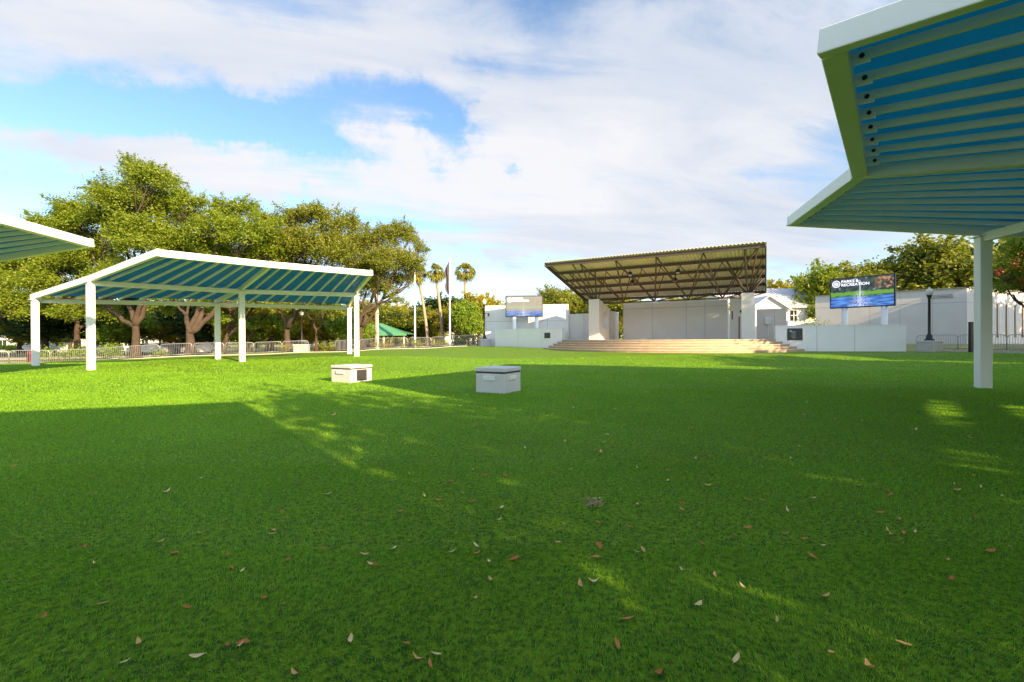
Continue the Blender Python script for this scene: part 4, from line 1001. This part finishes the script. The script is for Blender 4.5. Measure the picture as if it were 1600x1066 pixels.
# palms
def palm(px, D, ytop, label, lean=0.0, r=.17, seed=1, s=1.0):
    r_ = np.random.default_rng(seed); q = at(px, 540, D); z0 = g(q.x, q.y) - .1; zt = at(px, ytop, D).z - .9 * s; h = zt - z0
    root = empty('palm_tree', (q.x, q.y, z0), 0, label, 'palm tree', 'cabbage palms beyond the lawn')
    pts = [(lean * (t / 8) ** 1.4, 0, h * t / 8) for t in range(9)]
    MB().tube(pts, [r * (1.25 if t == 0 else 1.0 - .02 * t) for t in range(9)], 10).build('trunk', MT['palmbark'], root, smooth=True)
    top = Vector((lean, 0, h)); bt = MB()
    bt.lathe([(r, -.7), (r * 1.7, -.3), (r * 1.9, .1), (r * 1.2, .4)], top, 10); bt.build('boot', MT['bark'], root)
    fr = MB()
    for k in range(52):
        az = r_.uniform(0, 6.283); el = r_.uniform(-.95, 1.45); L = r_.uniform(.9, 1.25) * s; d = Vector((math.cos(az) * math.cos(el), math.sin(az) * math.cos(el), math.sin(el)))
        c = top + d * L * .55 + Vector((0, 0, .15)); fr.tube([top, c], .018, 4, False)
        sd = d.cross(Vector((0, 0, 1))).normalized(); up = sd.cross(d); tw = r_.uniform(-.7, .7); sd = (sd * math.cos(tw) + up * math.sin(tw)).normalized(); up = sd.cross(d)
        for j in range(13):
            t = -1.35 + 2.7 * j / 12; e = (d * math.cos(t) + sd * math.sin(t) + up * r_.uniform(-.25, .25)).normalized(); tip = c + e * L * .58 + Vector((0, 0, -.30 * L * r_.uniform(.5, 1.5))); w_ = (e.cross(up)).normalized() * .06
            m_ = c + e * L * .33; fr.add([c, m_ + w_, tip, m_ - w_], [(0, 1, 2, 3)])
    fr.build('crown', MT['palmleaf'], root); return root
palm(669, 60, 416, 'leftmost palm, partly behind the oak branch', -1.3, .2, 1, 1.25)
palm(692, 60, 415, 'palm with a strongly leaning trunk', -.9, .2, 2, 1.2)
palm(727, 60, 415, 'palm rising right of the flagged pole behind the yellow tree', 0, .2, 3, 1.25)
palm(588, 58, 422, 'palm crown tangled in the oak foliage beside the canopy end', 0, .2, 4, 1.0)
palm(707, 88, 488, 'small far palm between flagpole and leaning palm', 0, .16, 5, 1.0)
palm(678, 86, 490, 'small far palm left of the leaning palm', 0, .16, 6, 1.0)
palm(722, 56, 520, 'short palm trunk near the right end of the barrier row', 0, .18, 7, .8)

# shrubs
def shrub(px, D, w, h, m, label, seed, group=None, yb=None, depth=None, name='shrub'):
    q = at(px, 540, D); z0 = g(q.x, q.y) - .05; r_ = np.random.default_rng(seed); W_ = w * D / F / 2; dp = depth or min(W_, 1.2)
    root = empty(name, (q.x, q.y, z0), 0, label, 'shrub', group); n = int(900 * max(.6, W_) * h); pts = []
    for k in range(max(5, int(W_ * 5))):
        c = np.array([r_.uniform(-W_, W_), r_.uniform(-dp, dp), h * r_.uniform(.3, .85)]); pts.append(r_.normal(size=(max(30, n // 8), 3)) * np.array([.28, .28, .2]) * h + c)
    P = np.concatenate(pts); P = P[P[:, 2] > 0]; leaf_object('foliage', P, .11 + .001 * D, MT[m], root, seed=seed)
    sb = MB()
    for k in range(5): sb.tube([(W_ * (k - 2) * .3, 0, 0), (W_ * (k - 2) * .4, .1, h * .6)], .02, 4)
    sb.build('stem', MT['bark'], root)
for i, a in enumerate([(100, 41, 50, 1.5, 'bright', 'bright green spreading shrub between the two left canopy posts'), (172, 42, 42, 1.4, 'bright', 'bright green shrub right of the front left canopy post'),
      (252, 43, 28, .7, 'bright', 'low green clump at the foot of the oaks'), (602, 47.2, 30, .85, 'yleaf', 'yellow shrub in the gap of the barrier row'), (640, 51, 36, .9, 'oak2', 'grassy shrub bed behind the barriers near the flagpoles'),
      (685, 52, 30, .8, 'oak2', 'grassy planting behind the barriers under the leaning palm'), (720, 50, 34, .9, 'darkleaf', 'dark clipped shrub behind the last left barriers'), (445, 46, 8, .8, 'yleaf', 'small yellow plant beside the trunks'),
      (505, 48, 40, .9, 'oak2', 'grassy shrub row left of the dark bins'), (940, 56, 60, .6, 'darkleaf', 'low dark hedge seen left of the stage back wall'), (760, 56, 40, 1.2, 'darkleaf', 'dark shrub beside the tall white wall'),
      (20, 66, 60, 1.2, 'bright', 'green hedge across the path at the far left'), (1275, 46, 34, 2.6, 'oak', 'leafy shrub left of the grey building')]):
    shrub(a[0], a[1], a[2], a[3], a[4], a[5], 50 + i)
for i, (px, h) in enumerate([(1010, 4.9), (1060, 5.0), (1110, 4.9)]):
    q = at(px, 500, 47); clx = [((q.x + dx, q.y, h - .3), .9) for dx in (-1.4, 0, 1.4)]
    tree((q.x, q.y), clx, .08, ['flowering shrub tree with orange tinge above the left of the back wall', 'flowering shrub tree above the middle of the back wall', 'flowering shrub tree above the right of the back wall'][i], 'yleaf', 'flowering_tree', size=.14, dens=300, seed=60 + i, th=3, npf=14)

# far hedge / woodland mass closing the horizon
def woodland():
    r_ = np.random.default_rng(77); pts = []
    for k in range(420):
        an = r_.uniform(-1.05, 1.05); D = r_.uniform(135, 170); x = math.tan(an) * D * .95; h = r_.uniform(4, 8.5)
        pts.append(r_.normal(size=(70, 3)) * np.array([3.2, 2, 1.6]) + np.array([x, D, h * .55]))
    P = np.concatenate(pts); P = P[P[:, 2] > .2]; setlab(leaf_object('far_woodland', P, 1.5, MT['oak2'], seed=3, aspect=.8), 'far treeline closing the view behind the park', 'trees', None, 'stuff')
woodland()

# ---------------------------------------------------------------- cars, far houses, bins
def make_car(m):
    r = empty('parked_car', (0, 0, 0)); L = 4.4
    prof = [(-2.2, .35), (-2.2, .85), (-1.9, .98), (-1.25, 1.02), (-.75, 1.45), (.75, 1.48), (1.45, 1.02), (2.1, .92), (2.2, .6), (2.2, .35)]
    vs = [(x, -.87 + (.12 if z > 1.2 else 0), z) for x, z in prof] + [(x, .87 - (.12 if z > 1.2 else 0), z) for x, z in prof]; n = len(prof)
    MB().add(vs, [tuple(range(n)), tuple(range(n, 2 * n))[::-1]] + [(i, n + i, n + (i + 1) % n, (i + 1) % n) for i in range(n)]).build('body', m, r, bevel=.05)
    MB().add([(-1.1, -.865, 1.03), (1.25, -.865, 1.03), (.65, -.775, 1.38), (-.7, -.775, 1.38)], [(0, 1, 2, 3)]).add([(-1.1, .865, 1.03), (1.25, .865, 1.03), (.65, .775, 1.38), (-.7, .775, 1.38)], [(3, 2, 1, 0)]).build('side_window', MT['glassdark'], r)
    for x in (-1.35, 1.35):
        for y in (-.8, .8):
            w = MB().tube([(x, y - .1, .33), (x, y + .1, .33)], .33, 16).build('wheel', MT['rubber'], r); MB().tube([(x, y - .11, .33), (x, y + .11, .33)], .18, 10).build('hubcap', MT['galv'], w)
    return r
cp = make_car(MT['carwhite']); cs = make_car(MT['carsilver'])
for i, (k, px, D, rz, lab) in enumerate([(0, 235, 57, .3, 'white car parked beyond the leftmost oak trunks'), (1, 262, 60, .2, 'silver car parked behind the fallen-looking oak limb'), (0, 318, 58, .35, 'white car parked right of the forked oak trunk'), (1, 160, 62, .1, 'silver car parked behind the bright shrub'), (0, 60, 64, 0, 'white car parked at the far left across the path'), (0, 742, 62, .6, 'white car beyond the last left barriers')]):
    src = (cp, cs)[k]; o = src if i < 2 else copy_tree(src); q = at(px, 540, D); o.location = (q.x, q.y, g(q.x, q.y)); o.rotation_euler = (0, 0, rz); setlab(o, lab, 'car', None)
def far_house(px, D, w, d, h, rh, label, wm, rm):
    q = at(px, 540, D); r = empty('far_house', (q.x, q.y, g(q.x, q.y)), .1, label, 'house'); a, b = w / 2, d / 2
    MB().prism([(-a, -b), (a, -b), (a, b), (-a, b)], -.3, h).build('wall', wm, r)
    MB().add([(-a - .4, -b - .4, h - .1), (a + .4, -b - .4, h - .1), (a + .4, 0, h + rh), (-a - .4, 0, h + rh), (-a - .4, b + .4, h - .1), (a + .4, b + .4, h - .1)], [(0, 1, 2, 3), (3, 2, 5, 4), (0, 3, 4), (1, 5, 2)]).build('roof', rm, r)
    for k in range(int(w // 3)):
        x = -a + 1.5 + 3 * k; wn_ = MB().box((x, -b - .02, h * .55), (1.1, .06, 1.2)).build('window', MT['glassdark'], r); MB().box((x, -b - .05, h * .55), (.06, .03, 1.2)).build('muntin', MT['white'], wn_)
far_house(95, 84, 15, 8, 2.6, 1.2, 'low white house across the road at the left', MT['stuccolight'], MT['roofmetal'])
far_house(270, 90, 14, 8, 2.5, 1.2, 'low white house seen between the oak trunks', MT['stuccolight'], MT['roofmetal'])
far_house(480, 88, 6, 6, 2.4, 1.5, 'small white gabled house behind the lamp post', MT['stuccolight'], MT['roofmetal'])
far_house(725, 100, 8, 7, 2.4, 1.3, 'small white house beyond the palms', MT['stuccolight'], MT['roofmetal'])
def bin_(px, D, label, m, group=None):
    q = at(px, 540, D); r = empty('trash_bin', (q.x, q.y, g(q.x, q.y)), 0, label, 'trash bin', group)
    MB().lathe([(.28, 0), (.30, .1), (.31, .85), (.33, .88)], (0, 0, 0), 16).build('body', m, r, smooth=True); MB().lathe([(.33, .88), (.30, .98), (.18, 1.08), (.03, 1.1)], (0, 0, 0), 16).build('lid', m, r, smooth=True)
bin_(529, 48, 'dark trash bin left of the back canopy post, left one', MT['darkgrey']); bin_(538, 48.3, 'dark trash bin close to the back canopy post', MT['darkgrey']); bin_(567, 49, 'dark trash bin right of the front canopy post', MT['darkgrey']); bin_(50, 36.3, 'dark red trash bin beside the far left canopy post', MT['maroon'])

# ---------------------------------------------------------------- turf blades and fallen leaves
SLK = 3.6
def blades():
    r_ = np.random.default_rng(5); P = []; H = []; Wd = []
    for (d0, d1, dens, h, w) in ((0.1, 3.0, 12000, .026, .0055), (3.0, 5.0, 7000, .028, .0075), (5.0, 8.0, 3400, .030, .010), (8.0, 12.0, 2000, .036, .013), (12.0, 18.0, 800, .038, .020), (18.0, 27.0, 220, .036, .034)):
        area = (d1 * d1 - d0 * d0) * 1.16 + 2 * SLK * (d1 - d0); n = int(area * dens)
        y = np.sqrt(r_.uniform(d0 * d0, d1 * d1, n)); x = r_.uniform(-1, 1, n) * (1.16 * y + SLK); P.append(np.stack([x, y], 1)); H.append(np.full(n, h)); Wd.append(np.full(n, w))
    P = np.concatenate(P); H = np.concatenate(H); Wd = np.concatenate(Wd); n = len(P)
    gx = np.arange(-36, 36.1, 1.0); gy = np.arange(0, 30.1, 1.0); G = np.array([[g(a, b) for a in gx] for b in gy])
    fx = P[:, 0] + 36; fy = P[:, 1]; ix = np.clip(fx.astype(int), 0, len(gx) - 2); iy = np.clip(fy.astype(int), 0, len(gy) - 2); tx_ = fx - ix; ty = fy - iy
    z = (G[iy, ix] * (1 - tx_) + G[iy, ix + 1] * tx_) * (1 - ty) + (G[iy + 1, ix] * (1 - tx_) + G[iy + 1, ix + 1] * tx_) * ty + .012
    az = r_.uniform(0, 6.283, n); h = H * r_.uniform(.55, 1.25, n); ln = h * r_.uniform(.2, 1.3, n)
    # patches comb over in shared directions
    comb_ = np.sin(P[:, 0] * 2.1 + 1.3 * np.sin(P[:, 1] * 1.7)) * 1.5 + np.cos(P[:, 1] * 2.6 + P[:, 0]); lx = np.cos(comb_) * .5 + np.cos(az) * .8; ly = np.sin(comb_) * .5 + np.sin(az) * .8
    base = np.stack([P[:, 0], P[:, 1], z], 1); wv = np.stack([-np.sin(az), np.cos(az), np.zeros(n)], 1) * (Wd * r_.uniform(.6, 1.2, n) / 2)[:, None]
    tip = base + np.stack([lx * ln, ly * ln, h], 1)
    V_ = np.stack([base - wv, base + wv, tip], 1).reshape(-1, 3).astype(np.float32)
    me = bpy.data.meshes.new('turf_blades'); me.vertices.add(3 * n); me.vertices.foreach_set('co', V_.ravel()); me.loops.add(3 * n); me.loops.foreach_set('vertex_index', np.arange(3 * n, dtype=np.int32))
    me.polygons.add(n); me.polygons.foreach_set('loop_start', np.arange(0, 3 * n, 3, dtype=np.int32)); me.update(calc_edges=True)
    m = mat('turf_blade', (.262, .520, .014), .55, (.036, .165, .012), 26, 1.6, island=.5, island2=(.38, .62, .07), spec=.15, detail=3, trans=((1.1, 1.2, .6), .35)); me.materials.append(m)
    o = bpy.data.objects.new('turf_blades', me); COL.objects.link(o); setlab(o, 'short green artificial grass blades of the near lawn', 'grass', None, 'stuff')
blades()
def leaf_mesh(i):
    r_ = random.Random(i); L = .075 + .02 * r_.random(); w = L * (.15 + .08 * r_.random()); n = 7; vs = []; fs = []
    cu = .7 * r_.random()
    for k in range(n + 1):
        t = k / n; x = (t - .5) * L; ww = w * math.sin(math.pi * min(1, t * .93 + .05)) ** .8; zc = cu * L * (t - .5) ** 2 * 2
        for s_ in (-1, 0, 1): vs.append((x, s_ * ww + .004 * math.sin(5 * t), zc + (abs(s_) * ww * .25)))
    for k in range(n):
        for j in range(2): a = k * 3 + j; fs.append((a, a + 1, a + 4, a + 3))
    vs += [(-.5 * L, 0, cu * L * .5), (-.68 * L, .004, cu * L * .6), (-.68 * L, .007, cu * L * .6), (-.5 * L, .003, cu * L * .5)]; m_ = 3 * (n + 1); fs.append((m_, m_ + 1, m_ + 2, m_ + 3))
    me = bpy.data.meshes.new('fallen_leaf'); me.from_pydata(vs, [], fs); me.materials.append(MT['dryleaf'][i % 4]); me.polygons.foreach_set('use_smooth', [True] * len(fs)); return me
LM = [leaf_mesh(i) for i in range(12)]
LP = []
for (x, y) in [(222, 133), (70, 255), (142, 291), (184, 321), (146, 350), (314, 295), (258, 338), (250, 426), (248, 495), (312, 469), (270, 530), (145, 565), (355, 535), (376, 586), (442, 431), (449, 554), (504, 515), (568, 536), (579, 567),
      (704, 527), (742, 508), (711, 469), (737, 368), (676, 352), (668, 355), (512, 345), (448, 306), (647, 253), (590, 237), (788, 287), (409, 671), (438, 691), (155, 690), (66, 730), (212, 815), (193, 872), (303, 856), (352, 822), (376, 812), (370, 822),
      (545, 802), (632, 815), (648, 870), (668, 880), (681, 851), (741, 671), (290, 703), (456, 908), (765, 630), (60, 385), (360, 576), (20, 256)]:
    LP.append((x, y))
LP = [((x if x > 480 or y < 300 else x), y) for x, y in LP]
LP = []
for (x, y) in [(445, 266), (283, 291), (367, 321), (291, 350), (628, 295), (517, 338), (500, 426), (497, 495), (624, 469), (541, 530), (290, 565), (711, 535), (753, 586), (884, 431), (898, 554), (1008, 515), (1136, 536), (1158, 567), (1409, 527), (1485, 508), (1423, 469), (1475, 368), (1352, 352), (1024, 345), (897, 306), (1295, 253), (1180, 237), (1576, 287), (819, 671), (877, 691), (311, 690), (132, 730), (424, 815), (387, 872), (607, 856), (705, 822), (753, 812), (741, 822), (1091, 802), (1265, 815), (1297, 862), (1340, 880), (1362, 851), (1483, 671), (581, 703), (912, 908), (1530, 615), (120, 360), (720, 576), (40, 258), (72, 254), (1040, 98), (1370, 365), (1444, 343)]:
    LP.append((x / 2, 600 + y / 2))
for (x, y) in [(355, 390), (436, 354), (391, 382), (310, 402), (470, 392), (467, 421), (369, 483), (391, 485), (471, 478), (264, 493), (265, 515), (368, 571), (298, 623), (182, 567), (604, 547), (724, 542), (593, 594), (778, 632), (679, 673), (685, 734), (316, 718),
      (360, 757), (290, 812), (488, 788), (180, 858), (126, 740), (105, 750), (612, 936), (498, 963), (558, 1010), (413, 860), (163, 940), (226, 1030), (350, 985), (596, 366), (692, 437), (696, 453), (590, 469), (427, 590), (607, 618), (265, 704), (778, 385), (2, 668), (242, 425), (90, 390), (195, 383)]:
    LP.append((800 + x, 540 + y * .5))
rl = random.Random(12)
for k in range(175):
    py = 585 + 300 * rl.random() ** 1.9; px = rl.uniform(560, 1600) if rl.random() < .85 else rl.uniform(0, 800); LP.append((px, py))
for i, (px, py) in enumerate(LP):
    D = EYE * F / (py - yh(px))
    for _ in range(4): q = at(px, py, D); D = (EYE - g(q.x, q.y) - .03) * F / (py - yh(px))
    if abs(px - 535) < 60 and 540 < py < 602: continue
    q = at(px, py, D); o = bpy.data.objects.new('fallen_leaf', LM[rl.randrange(12)]); COL.objects.link(o)
    o.location = (q.x, q.y, g(q.x, q.y) + .034); o.rotation_euler = (rl.uniform(-.3, .3), rl.uniform(-.3, .3), rl.uniform(0, 6.28)); s_ = rl.uniform(.5, .9) * (.92 if D < 5 else 1.35); o.scale = (s_, s_, s_)
    setlab(o, 'small dry curled leaf lying on the green turf', 'leaf', 'dry leaves scattered over the turf')

# bunch of dry twigs on the turf
tq = at(930, 790, 3.75); tw_ = empty('twig_bundle', (tq.x, tq.y, g(tq.x, tq.y) + .03), 0, 'small tangle of thin dry twigs lying on the turf near the front', 'twigs')
rt = random.Random(8)
tm = MB()
for k in range(16):
    a = rt.uniform(0, 6.28); l = rt.uniform(.04, .11); cx0, cy0 = rt.uniform(-.05, .05), rt.uniform(-.07, .07)
    tm.tube([(cx0 - math.cos(a) * l, cy0 - math.sin(a) * l, rt.uniform(0, .02)), (cx0, cy0, rt.uniform(.01, .04)), (cx0 + math.cos(a + .4) * l, cy0 + math.sin(a + .4) * l, rt.uniform(0, .03))], [.0035, .003, .002], 5)
tm.build('twigs', mat('dry_twig', (.30, .20, .11), .8, (.45, .33, .18), 40, 1), tw_)
for k in range(2):
    o = bpy.data.objects.new('pale_leaf', LM[3 + k * 4]); COL.objects.link(o); o.parent = tw_; o.location = (.04 * k, .05, .03); o.rotation_euler = (0, 0, k * 1.3); o.scale = (.5, .5, .5)
